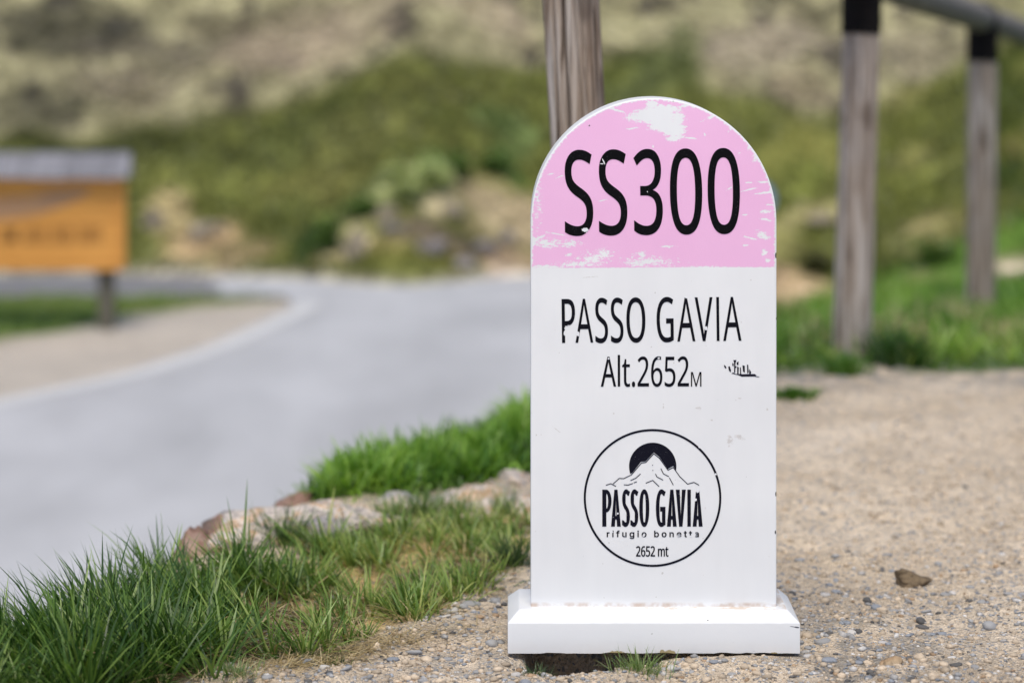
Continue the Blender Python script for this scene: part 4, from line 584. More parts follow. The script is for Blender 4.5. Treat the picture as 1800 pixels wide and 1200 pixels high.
def tube(bm, p0, p1, r0, r1, n=28, rows=24, wob=0.0, seed=0, caps=True):
    p0, p1 = Vector(p0), Vector(p1); ax = (p1 - p0).normalized(); u = ax.orthogonal().normalized(); v = ax.cross(u); rings = []
    for j in range(rows + 1):
        t = j / rows; c_ = p0.lerp(p1, t); r = r0 + (r1 - r0) * t; ring = []
        for i in range(n):
            th = 2 * math.pi * i / n
            k = 1 + wob * (math.sin(3 * th + seed + t * 1.3) * 0.5 + math.sin(7 * th + seed * 2 - t) * 0.35 + math.sin(13 * th + seed * 3 + t * 2) * 0.3 + math.sin(t * 6 + seed) * 0.4)
            ring.append(bm.verts.new(c_ + (u * math.cos(th) + v * math.sin(th)) * r * k))
        rings.append(ring)
    for a0, a1 in zip(rings[:-1], rings[1:]):
        for i in range(n): bm.faces.new((a0[i], a0[(i + 1) % n], a1[(i + 1) % n], a1[i]))
    if caps: bm.faces.new(rings[0][::-1]); bm.faces.new(rings[-1])
    return rings
def torus(bm, c, ax, Rr, r, n=24, k=8):
    ax = Vector(ax).normalized(); u = ax.orthogonal().normalized(); v = ax.cross(u); rg = []
    for i in range(n):
        th = 2 * math.pi * i / n; d = u * math.cos(th) + v * math.sin(th)
        rg.append([bm.verts.new(Vector(c) + d * (Rr + r * math.cos(q)) + ax * (r * 2.6 * math.sin(q))) for q in np.linspace(0, 2 * math.pi, k, endpoint=False)])
    for i in range(n):
        for j in range(k): bm.faces.new((rg[i][j], rg[(i + 1) % n][j], rg[(i + 1) % n][(j + 1) % k], rg[i][(j + 1) % k]))
def split_wood(o, p0, p1, k):
    """drying cracks: real grooves running up the post, and an attribute that darkens the wood inside them"""
    me = o.data; V = np.empty(len(me.vertices) * 3, np.float32); me.vertices.foreach_get("co", V); V = V.reshape(-1, 3).astype(float)
    q0 = np.array(fence_inv @ Vector(p0)); q1 = np.array(fence_inv @ Vector(p1)); t = np.clip((V[:, 2] - q0[2]) / (q1[2] - q0[2]), 0, 1)
    ax = q0 + (q1 - q0) * t[:, None]; d = V - ax; th = np.arctan2(d[:, 1], d[:, 0]); r_ = np.random.default_rng(40 + k); g = np.zeros(len(V))
    cr = [(-1.95, .10, 1.0, 0, 1), (-1.45, .055, .7, .2, .95), (-1.2, .05, .5, 0, 1), (-2.35, .06, .6, .4, 1)] if k == 0 else [(r_.uniform(-2.6, -0.6), .05, .5, *sorted(r_.random(2))) for _ in range(3)]
    cr += [(r_.uniform(-.4, 2.9), r_.uniform(.03, .08), r_.uniform(.3, .9), *sorted(r_.random(2))) for _ in range(5)]
    for (t0, wd, dep, a0, a1) in cr:
        c0 = t0 + 0.05 * np.sin(t * 9 + t0 * 3) + 0.02 * np.sin(t * 31 + t0); dd = np.angle(np.exp(1j * (th - c0)))
        g = np.maximum(g, dep * np.exp(-(dd / (wd * (0.6 + 0.5 * np.sin(t * 14 + t0 * 7) ** 2))) ** 2) * sst(a0 - .05, a0 + .05, t) * sst(a1 + .05, a1 - .05, t))
    V = ax + d * (1 - 0.16 * g)[:, None]; me.vertices.foreach_set("co", V.astype(np.float32).ravel())
    at = me.attributes.new("crack", 'FLOAT', 'POINT'); at.data.foreach_set("value", sst(0.25, 0.85, g).astype(np.float32)); me.update()
def px(p, y, d): return ((p - 900) / FPX * d, d, CAM_H - y / FPX * d)
fence = empty("wooden_fence", (1.11, 7.88, 0), "weathered round wooden fence posts carrying a round rail, along the drop behind the milestone", "fence")
fence_inv = Matrix.Translation((-1.11, -7.88, 0))
POSTS = [((0.204, 5.1, -0.3), (0.1095, 5.1, 1.40), 0.0605, 0.0595, 1.0), ((1.098, 7.88, -0.35), (1.142, 7.88, 1.185), 0.066, 0.058, 2.3), ((2.06, 10.66, -0.6), (2.075, 10.66, 1.03), 0.066, 0.062, 4.1), ((3.02, 13.44, -0.9), (3.03, 13.44, 0.86), 0.064, 0.060, 5.6)]
for k, (p0, p1, r0, r1, sd) in enumerate(POSTS):
    bm = bmesh.new(); tube(bm, p0, p1, r0, r1, 180, 90, 0.03, sd); bm.transform(fence_inv)
    po = from_bm("post", bm, M_WOOD, fence, True, 60); split_wood(po, p0, p1, k)
    if k == 0: po["label"] = "leaning post with deep drying cracks rising behind the milestone"
    bm = bmesh.new(); P0, P1 = Vector(p0), Vector(p1); z0 = p1[2] - (0.155 if k < 2 else 0.16)
    t0 = (z0 - p0[2]) / (p1[2] - p0[2]); rc = r1 + 0.007
    tube(bm, P0.lerp(P1, t0), P0.lerp(P1, 1.004), rc, rc, 32, 2); 
    railc = P1 + Vector((0, 0, 0.030)); torus(bm, railc, (0.95, 2.78, -0.13), 0.0655, 0.006); bm.transform(fence_inv)
    from_bm("strap", bm, M_IRON, po, True, 50)
for k in range(3):
    a0 = Vector(POSTS[k][1]) + Vector((0, 0, 0.030)); a1 = Vector(POSTS[k + 1][1]) + Vector((0, 0, 0.030))
    bm = bmesh.new(); e = (a1 - a0) * 0.0015; tube(bm, a0 + e, a1 - e, 0.059, 0.062, 24, 20, 0.03, k + 3.3); bm.transform(fence_inv)
    from_bm("rail", bm, M_RAIL, fence, True, 60)

# ---------------------------------------------------------------- information board across the road
SD = 16.5; sx = lambda p: (p - 900) / FPX * SD; sz = lambda y: CAM_H - y / FPX * SD
sgn = empty("information_board", (sx(60), SD, -1.12), "orange wooden notice board with a grey shingled roof on dark posts across the road", "notice board")
Si = Matrix.Translation((-sx(60), -SD, 1.12))
def box(bm, x0, x1, y0, y1, z0, z1, bev=0.0):
    q = bmesh.ops.create_cube(bm, size=1.0); vs = q["verts"]
    for v in vs: v.co = Vector(((x0 + x1) / 2 + v.co.x * (x1 - x0), (y0 + y1) / 2 + v.co.y * (y1 - y0), (z0 + z1) / 2 + v.co.z * (z1 - z0)))
    if bev: bmesh.ops.bevel(bm, geom=[e for e in bm.edges if e.verts[0] in vs], offset=bev, segments=2, affect='EDGES')
a = NT("oiled_orange_wood", 0.7, 0.3); p = a.obj(); g = a.noise(a.scale(p, (0.06, 1, 1)), 60, 4, .6); pl = a.math('FRACT', a.math('MULTIPLY', a.sep(p, 2), 6.5))
c = a.ramp(g, (0.3, (0.52, 0.22, 0.04)), (0.7, (0.74, 0.36, 0.085))); c = a.mul(c, a.ramp(pl, (0.0, 0.4), (0.06, 1.0))); a.bump(g, .3, .004); M_ORANGE = a.color(c)
a = NT("grey_shingle", 0.8, 0.2); p = a.obj(); g = a.noise(a.scale(p, (1, .1, .1)), 22, 4, .6); M_SHINGLE = a.color(a.ramp(g, (0.3, (0.13, 0.128, 0.14)), (0.7, (0.30, 0.295, 0.32))))
a = NT("dark_post_wood", 0.85, 0.2); p = a.obj(); g = a.noise(a.scale(p, (1, 1, .05)), 60, 4, .6); M_DARK = a.color(a.ramp(g, (0.3, (0.075, 0.072, 0.05)), (0.7, (0.16, 0.145, 0.11))))
a = NT("carved_paint", 0.8, 0.2); M_CARVE = a.color(a.mix(a.noise(a.obj(), 30, 3), (0.16, 0.07, 0.02), (0.26, 0.12, 0.035)))
a = NT("painted_motif", 0.8, 0.2); M_MOTIF = a.color(a.mix(a.noise(a.obj(), 18, 3), (0.30, 0.18, 0.13), (0.46, 0.26, 0.11)))
X0, X1 = sx(-140), sx(213)
bm = bmesh.new(); box(bm, X0, X1, SD - 0.03, SD + 0.03, sz(474), sz(312), 0.006); bm.transform(Si); pan = from_bm("panel", bm, M_ORANGE, sgn)
bm = bmesh.new(); r_ = random.Random(8)
for i in range(26):                                     # carved word: too far out of focus to read in the photo, kept as bare strokes
    x = sx(4) + i * sx(1000) * 0 + i * 0.0268
    if i % 7 == 5: continue
    h = 0.125 if i % 3 else 0.112; wd = 0.011
    zz = sz(412)
    if i in (2, 3): 
        for sgx in (-1, 1):
            b0 = len(bm.verts); box(bm, x - wd / 2, x + wd / 2, SD - 0.034, SD - 0.0302, zz - h / 2, zz + h / 2)
            bm.verts.ensure_lookup_table(); bmesh.ops.rotate(bm, verts=bm.verts[b0:], cent=(x, SD, zz), matrix=Matrix.Rotation(R(18 * sgx), 3, 'Y'))
    else: box(bm, x - wd / 2, x + wd / 2, SD - 0.034, SD - 0.0302, zz - h / 2, zz + h / 2)
    if i % 4 == 0: box(bm, x + wd / 2 + .0005, x + 0.02, SD - 0.034, SD - 0.0302, zz + h / 2 - 0.014, zz + h / 2)
    if i % 5 == 1: box(bm, x + wd / 2 + .0005, x + 0.02, SD - 0.034, SD - 0.0302, zz - h / 2, zz - h / 2 + 0.014)
bm.transform(Si); from_bm("carved_lettering", bm, M_CARVE, pan)
bm = bmesh.new()
mot = [(sx(-60), sz(388)), (sx(8), sz(386)), (sx(70), sz(376)), (sx(112), sz(362)), (sx(150), sz(345)), (sx(160), sz(328)), (sx(96), sz(333)), (sx(40), sz(346)), (sx(-60), sz(352))]
f0 = [bm.verts.new((x, SD - 0.0335, z)) for x, z in mot]; b0 = [bm.verts.new((x, SD - 0.0302, z)) for x, z in mot]; bm.faces.new(f0); bm.faces.new(b0[::-1])
for i in range(len(mot)): bm.faces.new((f0[i], f0[i - 1], b0[i - 1], b0[i]))
bmesh.ops.recalc_face_normals(bm, faces=bm.faces); bm.transform(Si); from_bm("painted_motif", bm, M_MOTIF, pan)
bm = bmesh.new()
box(bm, X0 - .02, X1 + .02, SD - 0.045, SD - 0.0305, sz(474), sz(463), 0.003); box(bm, X1 + 0.0005, X1 + 0.03, SD - 0.045, SD + 0.04, sz(474), sz(318), 0.003)
bm.transform(Si); from_bm("frame", bm, M_ORANGE, sgn)
bm = bmesh.new()                                       # pitched roof of shingle courses
RX0, RX1 = sx(-165), sx(231); zt, ze = sz(271), sz(309)
for side in (-1, 1):
    for k in range(4):
        t0, t1 = k / 4, (k + 1.25) / 4; y0, y1 = SD + side * 0.02 + side * 0.115 * t0, SD + side * 0.02 + side * 0.115 * min(t1, 1.02); z0, z1 = zt - (zt - ze) * t0, zt - (zt - ze) * min(t1, 1.02)
        lift = 0.012 - 0.002 * k; n = 15
        for i in range(n):
            xa = RX0 + (RX1 - RX0) * i / n + 0.002; xb = RX0 + (RX1 - RX0) * (i + 1) / n - 0.002; j = r_.uniform(-.006, .006)
            vs = [bm.verts.new(v) for v in [(xa, y0, z0), (xb, y0, z0), (xb, y1, z1 + lift + j), (xa, y1, z1 + lift + j), (xa, y0, z0 - .012), (xb, y0, z0 - .012), (xb, y1, z1 + lift + j - .014), (xa, y1, z1 + lift + j - .014)]]
            for f in [(0, 1, 2, 3), (7, 6, 5, 4), (0, 4, 5, 1), (1, 5, 6, 2), (2, 6, 7, 3), (3, 7, 4, 0)]: bm.faces.new([vs[q] for q in f])
bmesh.ops.recalc_face_normals(bm, faces=bm.faces)
box(bm, RX0, RX1, SD - .03, SD + .03, zt - 0.012, zt + 0.012); bm.transform(Si); from_bm("roof", bm, M_SHINGLE, sgn)
for cx in (sx(184), sx(-112)):
    bm = bmesh.new(); box(bm, cx - 0.053, cx + 0.053, SD + 0.0305, SD + 0.13, -1.45, sz(300), 0.006); bm.transform(Si); from_bm("post", bm, M_DARK, sgn)

# small round marker, almost wholly hidden behind the milestone
md = 9.0
a = NT("dull_teal_enamel", 0.5, 0.4); M_TEAL = a.color(a.mix(a.noise(a.obj(), 30, 3), (0.15, 0.22, 0.25), (0.20, 0.28, 0.31)))
mk = empty("round_marker", (0, 0, 0), "dull teal round disc just peeking out past the right edge of the milestone's pink cap", "marker")
cx, _, cz = px(1327, 350, md); mk.location = (cx, md, float(terrain(np.array([cx]), np.array([md]))[0]))
bm = bmesh.new(); tube(bm, (0, 0.02, -0.2), (0, 0.02, cz - mk.location.z - 0.05), 0.014, 0.014, 12, 2); from_bm("stem", bm, M_IRON, mk, True, 50)
bm = bmesh.new(); tube(bm, (0, -0.008, cz - mk.location.z), (0, 0.004, cz - mk.location.z), 0.082, 0.082, 40, 1)
from_bm("disc", bm, M_TEAL, mk, True, 40)

# ---------------------------------------------------------------- grass
a = NT("grass_blades", 0.42, 0.5)
tr = a.n("BsdfTranslucent", 0, {"Color": a.mul(a.attr(), (1.25, 1.35, 0.75))}); a.put(a.b.inputs["Base Color"], a.attr())
ms = a.n("MixShader", 0, {0: 0.32, 1: a.b.outputs[0], 2: tr}); a.put(a.t.nodes["Material Output"].inputs[0], ms); M_GRASS = a.m

def blades(name, base, ln, az, lean, bend, wd, c0, c1, parent=None):
    n = len(base); ts = np.array([0, 0.38, 0.74, 1.0]); P = base.copy(); prev = 0.0; cen = [P.copy()]
    h = np.stack([np.cos(az), np.sin(az)], 1)
    for t in ts[1:]:
        a_ = lean + bend * (t + prev) / 2; s = (ln * (t - prev)); P = P + np.column_stack([h * (np.sin(a_) * s)[:, None], np.cos(a_) * s]); cen.append(P.copy()); prev = t
    fa = az + np.pi / 2 + rng.normal(0, 0.6, n); side = np.column_stack([np.cos(fa), np.sin(fa), np.zeros(n)])
    V = np.empty((n, 7, 3)); K = np.empty((n, 7, 3))
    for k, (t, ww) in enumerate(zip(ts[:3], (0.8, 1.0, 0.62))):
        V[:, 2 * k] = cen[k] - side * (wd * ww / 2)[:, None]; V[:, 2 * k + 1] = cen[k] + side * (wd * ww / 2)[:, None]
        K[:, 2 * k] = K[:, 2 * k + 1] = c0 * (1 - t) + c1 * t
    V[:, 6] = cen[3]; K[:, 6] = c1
    o = np.arange(n)[:, None] * 7
    Q = np.concatenate([o + np.array([0, 1, 3, 2]), o + np.array([2, 3, 5, 4])]); T = o + np.array([4, 5, 6])
    return from_arrays(name, V.reshape(-1, 3), [Q, T], M_GRASS, parent, K.reshape(-1, 3))
def zt(x, y): return terrain(x, y)
def sample_poly(P, n):
    P = np.asarray(P); lo, hi = P.min(0), P.max(0); out = np.empty((0, 2))
    while len(out) < n:
        q = lo + rng.random((n, 2)) * (hi - lo); out = np.vstack([out, q[in_poly(q[:, 0], q[:, 1], P)]])
    return out[:n]
def tufts(P, nt, per, rad, keep=None):
    """clumped positions: (n,2) blade roots, clump index, offset from the clump's middle"""
    c = sample_poly(P, nt)
    if keep is not None: c = c[keep(c)]
    idx = np.repeat(np.arange(len(c)), per); r = np.abs(rng.normal(0, 1, len(idx))) * rad; th = rng.random(len(idx)) * 2 * np.pi
    off = np.stack([r * np.cos(th), r * np.sin(th)], 1)
    return c, idx, c[idx] + off, off
def palette(v, *cols):
    """v in 0..1 picks along a list of colours"""
    cols = np.array(cols); x = np.clip(v, 0, 0.9999) * (len(cols) - 1); i = x.astype(int); f = (x - i)[:, None]
    return cols[i] * (1 - f) + cols[i + 1] * f
BARE = [(*G(690, 1025), 0.10, 0.12), (*G(470, 1010), 0.05, 0.05), (*G(850, 1000), 0.06, 0.06), (*G(500, 1075), 0.05, 0.08), (*G(620, 1105), 0.10, 0.04), (*G(790, 965), 0.05, 0.06), (*G(800, 1010), 0.05, 0.05)]
def bare(q):
    m = np.zeros(len(q))
    for (x, y, rx, ry) in BARE: m = np.maximum(m, np.exp(-(((q[:, 0] - x) / rx) ** 2 + ((q[:, 1] - y) / ry) ** 2)))
    return m
# foreground verge: long dark blades on the left, shorter and paler towards the milestone, straw showing between
c, idx, q, off = tufts(FG, 430, 44, 0.020, lambda c: rng.random(len(c)) > np.maximum(bare(c) * 1.1, 0.9 * sst(0.48, 0.60, fbm(c[:, 0], c[:, 1], 8, 2, 73)) * sst(-0.70, -0.45, c[:, 0])))
n = len(q); left = sst(-0.26, -0.66, c[:, 0])[idx]; far = sst(4.5, 5.2, c[:, 1])[idx]; tone = rng.random(len(c))[idx]
size = (0.55 + 0.75 * rng.random(len(c)))[idx]
ln = (0.072 + 0.066 * left - 0.008 * far) * size * (0.5 + 0.75 * rng.random(n)) * np.where(rng.random(n) > 0.985, 1.3, 1.0)
caz = (rng.random(len(c)) * 6.28)[idx]
az = np.arctan2(off[:, 1], off[:, 0]) + rng.normal(0, 0.45, n); wx = np.cos(az) - 0.55 + 0.35 * np.cos(caz); az = np.arctan2(np.sin(az) * 0.9 + 0.3 * np.sin(caz), wx)
lean = 0.16 + np.abs(rng.normal(0.12, 0.22, n)) + np.minimum(np.hypot(off[:, 0], off[:, 1]) * 17, 0.95); bend = np.abs(rng.normal(0.30, 0.35, n))
v = rng.random(n) ** 1.4 * 0.62 + tone * 0.28 + 0.36 * (1 - left) - 0.04
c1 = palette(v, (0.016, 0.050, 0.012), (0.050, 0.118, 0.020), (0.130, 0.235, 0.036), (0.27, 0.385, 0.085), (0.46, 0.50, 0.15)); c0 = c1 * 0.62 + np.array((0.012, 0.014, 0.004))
dead = rng.random(n) < (0.08 + 0.20 * (1 - left)); dc = palette(rng.random(n), (0.24, 0.17, 0.075), (0.46, 0.35, 0.17), (0.60, 0.50, 0.29))
c1[dead] = dc[dead]; c0[dead] = dc[dead] * 0.85; lean[dead] += 0.45; bend[dead] += 0.5
base = np.column_stack([q, zt(q[:, 0], q[:, 1]) - 0.004])
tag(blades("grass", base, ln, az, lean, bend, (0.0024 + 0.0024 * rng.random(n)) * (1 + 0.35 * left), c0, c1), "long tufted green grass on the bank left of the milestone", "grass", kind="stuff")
# fallen straw lying between the tufts
q = sample_poly(FG, 7500); m = rng.random(len(q)) < 0.25 + bare(q); q = q[m]; n = len(q)
extra = np.array(G(600, 1150)) + np.column_stack([rng.normal(0, 0.10, 900), rng.normal(0, 0.03, 900)]); extra[:, 1] += (extra[:, 0] - G(600, 1150)[0]) * 0.75
q = np.vstack([q, extra]); n = len(q); dc = palette(rng.random(n), (0.28, 0.19, 0.10), (0.55, 0.42, 0.23), (0.72, 0.61, 0.40))
tag(blades("dry_straw", np.column_stack([q, zt(q[:, 0], q[:, 1]) + 0.003]), 0.025 + 0.04 * rng.random(n), rng.random(n) * 6.28, rng.normal(1.36, 0.12, n), rng.normal(0.1, 0.2, n), 0.0013 + 0.0008 * rng.random(n), dc * 0.85, dc), "dry straw lying between the grass tufts", "straw", kind="stuff")
# thinner grass down the face of the bank and along its edge towards the viewer
n = 42000; q = np.column_stack([rng.uniform(-3.2, 2.5, n), rng.uniform(1.2, 13, n)]); s_ = crest_dist(q[:, 0], q[:, 1]); m = (s_ > 0.10 + 0.25 * sst(4.6, 5.2, q[:, 1])) & (s_ < 1.25); m |= (q[:, 1] < 3.7) & (s_ > -0.35) & (s_ < 0.2)
q = q[m]; n = len(q); c1 = palette(rng.random(n), (0.05, 0.10, 0.02), (0.12, 0.19, 0.04), (0.24, 0.29, 0.08), (0.40, 0.36, 0.17))
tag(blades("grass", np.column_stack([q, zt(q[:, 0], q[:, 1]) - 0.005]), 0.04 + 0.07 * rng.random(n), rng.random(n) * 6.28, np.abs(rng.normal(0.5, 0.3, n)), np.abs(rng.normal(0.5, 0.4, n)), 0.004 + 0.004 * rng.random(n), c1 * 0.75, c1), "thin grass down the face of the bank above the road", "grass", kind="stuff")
# bright mounded turf on the bank behind the rocks
c, idx, q, off = tufts(BK, 700, 34, 0.034)
n = len(q); tone = rng.random(len(c))[idx]; size = (0.6 + 0.75 * rng.random(len(c)))[idx]
ln = 0.085 * size * (0.6 + 0.6 * rng.random(n)); az = rng.random(n) * 6.28; lean = np.abs(rng.normal(0.55, 0.35, n)); bend = np.abs(rng.normal(0.6, 0.4, n))
lump = fbm(q[:, 0], q[:, 1], 9, 2, 75); ln = ln * (0.5 + 1.0 * lump); tone = 0.45 * tone + 1.15 * (lump - 0.30)
c1 = palette(0.25 * rng.random(n) + 0.75 * tone, (0.034, 0.100, 0.014), (0.105, 0.235, 0.028), (0.24, 0.42, 0.050), (0.42, 0.60, 0.11))
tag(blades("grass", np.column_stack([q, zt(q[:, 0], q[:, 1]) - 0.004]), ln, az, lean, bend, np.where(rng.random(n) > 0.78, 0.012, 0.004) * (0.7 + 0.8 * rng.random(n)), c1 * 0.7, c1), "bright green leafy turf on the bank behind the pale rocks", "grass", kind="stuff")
# meadow behind the fence on the right
RTv = [p for p in RT]
c, idx, q, off = tufts(RTv, 2600, 26, 0.05)
dd = q[:, 1]; cd_ = crest_dist(q[:, 0], q[:, 1]); m = (cd_ < 0.15) & (poly_dist(q[:, 0], q[:, 1], RT) > 0.22 * fbm(q[:, 0], q[:, 1], 5, 2, 85) - 0.04); q, idx, off = q[m], idx[m], off[m]; n = len(q); tone = (0.35 * rng.random(len(c)) + 1.1 * (fbm(c[:, 0], c[:, 1], 2.2, 2, 81) - 0.28))[idx]
size = (0.35 + 1.1 * rng.random(len(c)) ** 1.5)[idx]; ln = (0.115 - 0.02 * sst(9, 11, q[:, 1])) * size * (0.6 + 0.6 * rng.random(n)); az = rng.random(n) * 6.28
lean = np.abs(rng.normal(0.4, 0.3, n)); bend = np.abs(rng.normal(0.6, 0.4, n))
c1 = palette(0.3 * rng.random(n) + 0.7 * tone, (0.032, 0.105, 0.014), (0.120, 0.26, 0.032), (0.27, 0.46, 0.055), (0.44, 0.58, 0.13)); fr = sst(0.30, 0.02, poly_dist(q[:, 0], q[:, 1], RT) + 0.12 * rng.normal(0, 1, n))[:, None] * 0.5; dry = (sst(0.60, 0.72, fbm(q[:, 0], q[:, 1], 1.7, 2, 87)) * (rng.random(n) < .6))[:, None]
c1 = c1 * (1 - fr) + np.array((0.40, 0.40, 0.11)) * fr; c1 = c1 * (1 - dry) + np.array((0.50, 0.42, 0.22)) * dry
tag(blades("grass", np.column_stack([q, zt(q[:, 0], q[:, 1]) - 0.004]), ln, az, lean, bend, 0.005 + 0.005 * rng.random(n), c1 * 0.75, c1), "green meadow grass around the fence posts behind the gravel", "grass", kind="stuff")
# grass island between road and lay-by
q = sample_poly(ISL, 9000); n = len(q); tone = fbm(q[:, 0], q[:, 1], 1.1, 2, 83)
m = rng.random(n) > sst(-3.4, -1.9, q[:, 0]) * 0.6; q = q[m]; tone = tone[m]; n = len(q)
c1 = palette(0.4 * rng.random(n) + 0.6 * tone, (0.06, 0.13, 0.022), (0.13, 0.22, 0.04), (0.22, 0.31, 0.07), (0.40, 0.43, 0.17))
tag(blades("grass", np.column_stack([q, zt(q[:, 0], q[:, 1]) - 0.01]), 0.03 + 0.06 * rng.random(n), rng.random(n) * 6.28, np.abs(rng.normal(0.4, 0.3, n)), np.abs(rng.normal(0.5, 0.4, n)), 0.008 + 0.008 * rng.random(n), c1 * 0.8, c1), "short grass on the island around the notice board", "grass", kind="stuff")
# slope: bunch grass
n = 60000; q = np.column_stack([rng.uniform(-7, 7, n), 19.2 + 7.5 * rng.random(n) ** 1.1]); q = q[q[:, 1] > foot(q[:, 0]) + 0.1]
hc = hill_color(q[:, 0], q[:, 1]) / K_HILL; grn = np.clip((hc[:, 1] - 0.93 * hc[:, 0]) * 14 + 0.2, 0.08, 1.0); m = rng.random(len(q)) < grn; q, hc = q[m], hc[m]; n = len(q)
c1 = hc * (0.55 + 0.85 * rng.random((n, 1)) ** 1.5) * np.array((1.0, 1.06, 0.85))
tag(blades("grass", np.column_stack([q, zt(q[:, 0], q[:, 1]) - 0.01]), 0.06 + 0.12 * rng.random(n), rng.random(n) * 6.28, np.abs(rng.normal(0.4, 0.3, n)), np.abs(rng.normal(0.7, 0.4, n)), 0.012 + 0.012 * rng.random(n), c1 * 0.8, c1), "bunch grass covering the slope beyond the road", "grass", kind="stuff")

def tuft_thing(name, x, y, n, rad, h, cols, label, cat="grass tuft", wd=0.002, lean0=0.3, flat=1.0):
    z = float(zt(np.array([x]), np.array([y]))[0])
    r = np.abs(rng.normal(0, 1, n)) * rad; th = rng.random(n) * 6.28; off = np.stack([r * np.cos(th) * flat, r * np.sin(th)], 1)
    bz = zt(x + off[:, 0], y + off[:, 1]) - z - 0.004; c1 = palette(rng.random(n), *cols)
    o = blades(name, np.column_stack([off, bz]), h * (0.45 + 0.75 * rng.random(n)), np.arctan2(off[:, 1], off[:, 0]) + rng.normal(0, 0.8, n), np.abs(rng.normal(lean0, 0.25, n)), np.abs(rng.normal(0.5, 0.4, n)), wd * (0.7 + 0.6 * rng.random(n)), c1 * 0.85, c1)
    o.location = (x, y, z); return tag(o, label, cat)
LIGHTG = [(0.10, 0.18, 0.04), (0.19, 0.28, 0.08), (0.30, 0.36, 0.15), (0.16, 0.24, 0.10)]
BRIGHT = [(0.04, 0.13, 0.015), (0.08, 0.20, 0.022), (0.13, 0.26, 0.035), (0.24, 0.36, 0.07)]
DARKG = [(0.02, 0.05, 0.015), (0.04, 0.085, 0.02), (0.09, 0.14, 0.05)]
tuft_thing("grass_tuft", *G(1125, 1182), 170, 0.018, 0.046, LIGHTG, "small pale green tuft sprouting in front of the milestone's base", wd=0.0016, flat=1.5)
tuft_thing("grass_tuft", *G(945, 1168), 110, 0.012, 0.030, DARKG, "small dark tuft in the hollow under the left corner of the milestone's base", wd=0.0014, lean0=0.7)
tuft_thing("grass_tuft", *G(905, 1000), 170, 0.020, 0.075, DARKG + LIGHTG[:1], "dark green tuft on the gravel just left of the milestone", wd=0.002, lean0=0.4)
tuft_thing("grass_tuft", *G(890, 905), 150, 0.022, 0.070, LIGHTG, "pale tuft growing among the rocks beside the milestone", wd=0.002)
for (tx, ty, tn, th_, tl) in [(745, 912, 120, 0.075, "pale tuft growing over the gap between the long pale rocks"), (690, 918, 100, 0.065, "thin pale tuft in front of the middle of the pale rocks"), (865, 880, 110, 0.06, "pale tuft overlapping the whitish rock by the bright turf"),
                          (610, 948, 120, 0.085, "green tuft rising before the long pale rock"), (500, 962, 130, 0.09, "dark tuft covering the left part of the long pale rock"), (800, 900, 110, 0.06, "yellowish tuft at the foot of the right-hand pale rock"), (650, 775, 90, 0.07, "straw-coloured dry tuft at the road edge beyond the bright turf")]:
    tuft_thing("grass_tuft", *G(tx, ty), int(tn * 1.6), 0.017, th_, [(0.5, 0.42, 0.22), (0.62, 0.52, 0.30)] if ty < 800 else (DARKG + LIGHTG[:2] if tx < 640 else LIGHTG), tl, wd=0.0026, flat=1.7)
tuft_thing("grass_tuft", *G(1482, 652), 420, 0.036, 0.075, BRIGHT, "bright green round tuft at the foot of the second fence post", wd=0.004)
tuft_thing("grass_tuft", *G(1395, 694), 600, 0.024, 0.035, BRIGHT, "low bright green strip of grass on the gravel right of the milestone", wd=0.005, flat=1.6)
tuft_thing("grass_tuft", *G(585, 1160), 90, 0.016, 0.022, DARKG + LIGHTG[:2], "tiny green tuft on the gravel below the long grass", wd=0.0016)
tuft_thing("grass_tuft", *G(420, 1190), 130, 0.02, 0.035, LIGHTG, "grey-green tuft at the lower edge of the gravel", wd=0.0016)
tuft_thing("grass_tuft", *G(1580, 636), 500, 0.06, 0.13, DARKG + BRIGHT[:2], "tall dark green tuft leaning right of the second fence post", wd=0.005)

# ---------------------------------------------------------------- stones
def ico(sub):
    bm = bmesh.new(); bmesh.ops.create_icosphere(bm, subdivisions=sub, radius=1.0); bm.verts.ensure_lookup_table()
    V = np.array([v.co[:] for v in bm.verts]); F = np.array([[v.index for v in f.verts] for f in bm.faces]); bm.free(); return V, F
def rock_verts(V, seed, rough=0.22, facets=0, fine=0.0):
    r = np.random.default_rng(seed); W = V.copy(); k = np.ones(len(V))
    for i in range(5):
        d = r.normal(size=3); d /= np.linalg.norm(d); k += rough * 0.5 * np.sin((V @ d) * r.uniform(1.2, 3.4) + r.uniform(0, 6))
    W = V * k[:, None]
    for i in range(facets):                      # flat broken faces
        d = r.normal(size=3); d /= np.linalg.norm(d); h = r.uniform(0.45, 0.8); s = W @ d; W = W - np.maximum(0, s - h)[:, None] * d * 0.92
    if fine: W = W * (1 + fine * (fbm(V[:, 0] * 3 + V[:, 2], V[:, 1] * 3 - V[:, 2] * 2, 1.6, 4, seed % 50) - 0.5))[:, None]
    return W
a = NT("pebble", 0.75, 0.3); p = a.obj(); c = a.mul(a.attr(), a.ramp(a.noise(p, 160, 4, .65), (0.3, 0.72), (0.7, 1.2))); a.bump(a.noise(p, 300, 3), .25, .001); M_PEB = a.color(c)
PAL = dict(grey=(0.31, 0.305, 0.30), blue=(0.25, 0.265, 0.29), dark=(0.11, 0.105, 0.10), tan=(0.46, 0.37, 0.27), pale=(0.50, 0.475, 0.445), rust=(0.38, 0.26, 0.16), white=(0.60, 0.575, 0.54))
PN = list(PAL); PC = np.array([PAL[k] for k in PN])
V1_, F1_ = ico(2); V0_, F0_ = ico(1)
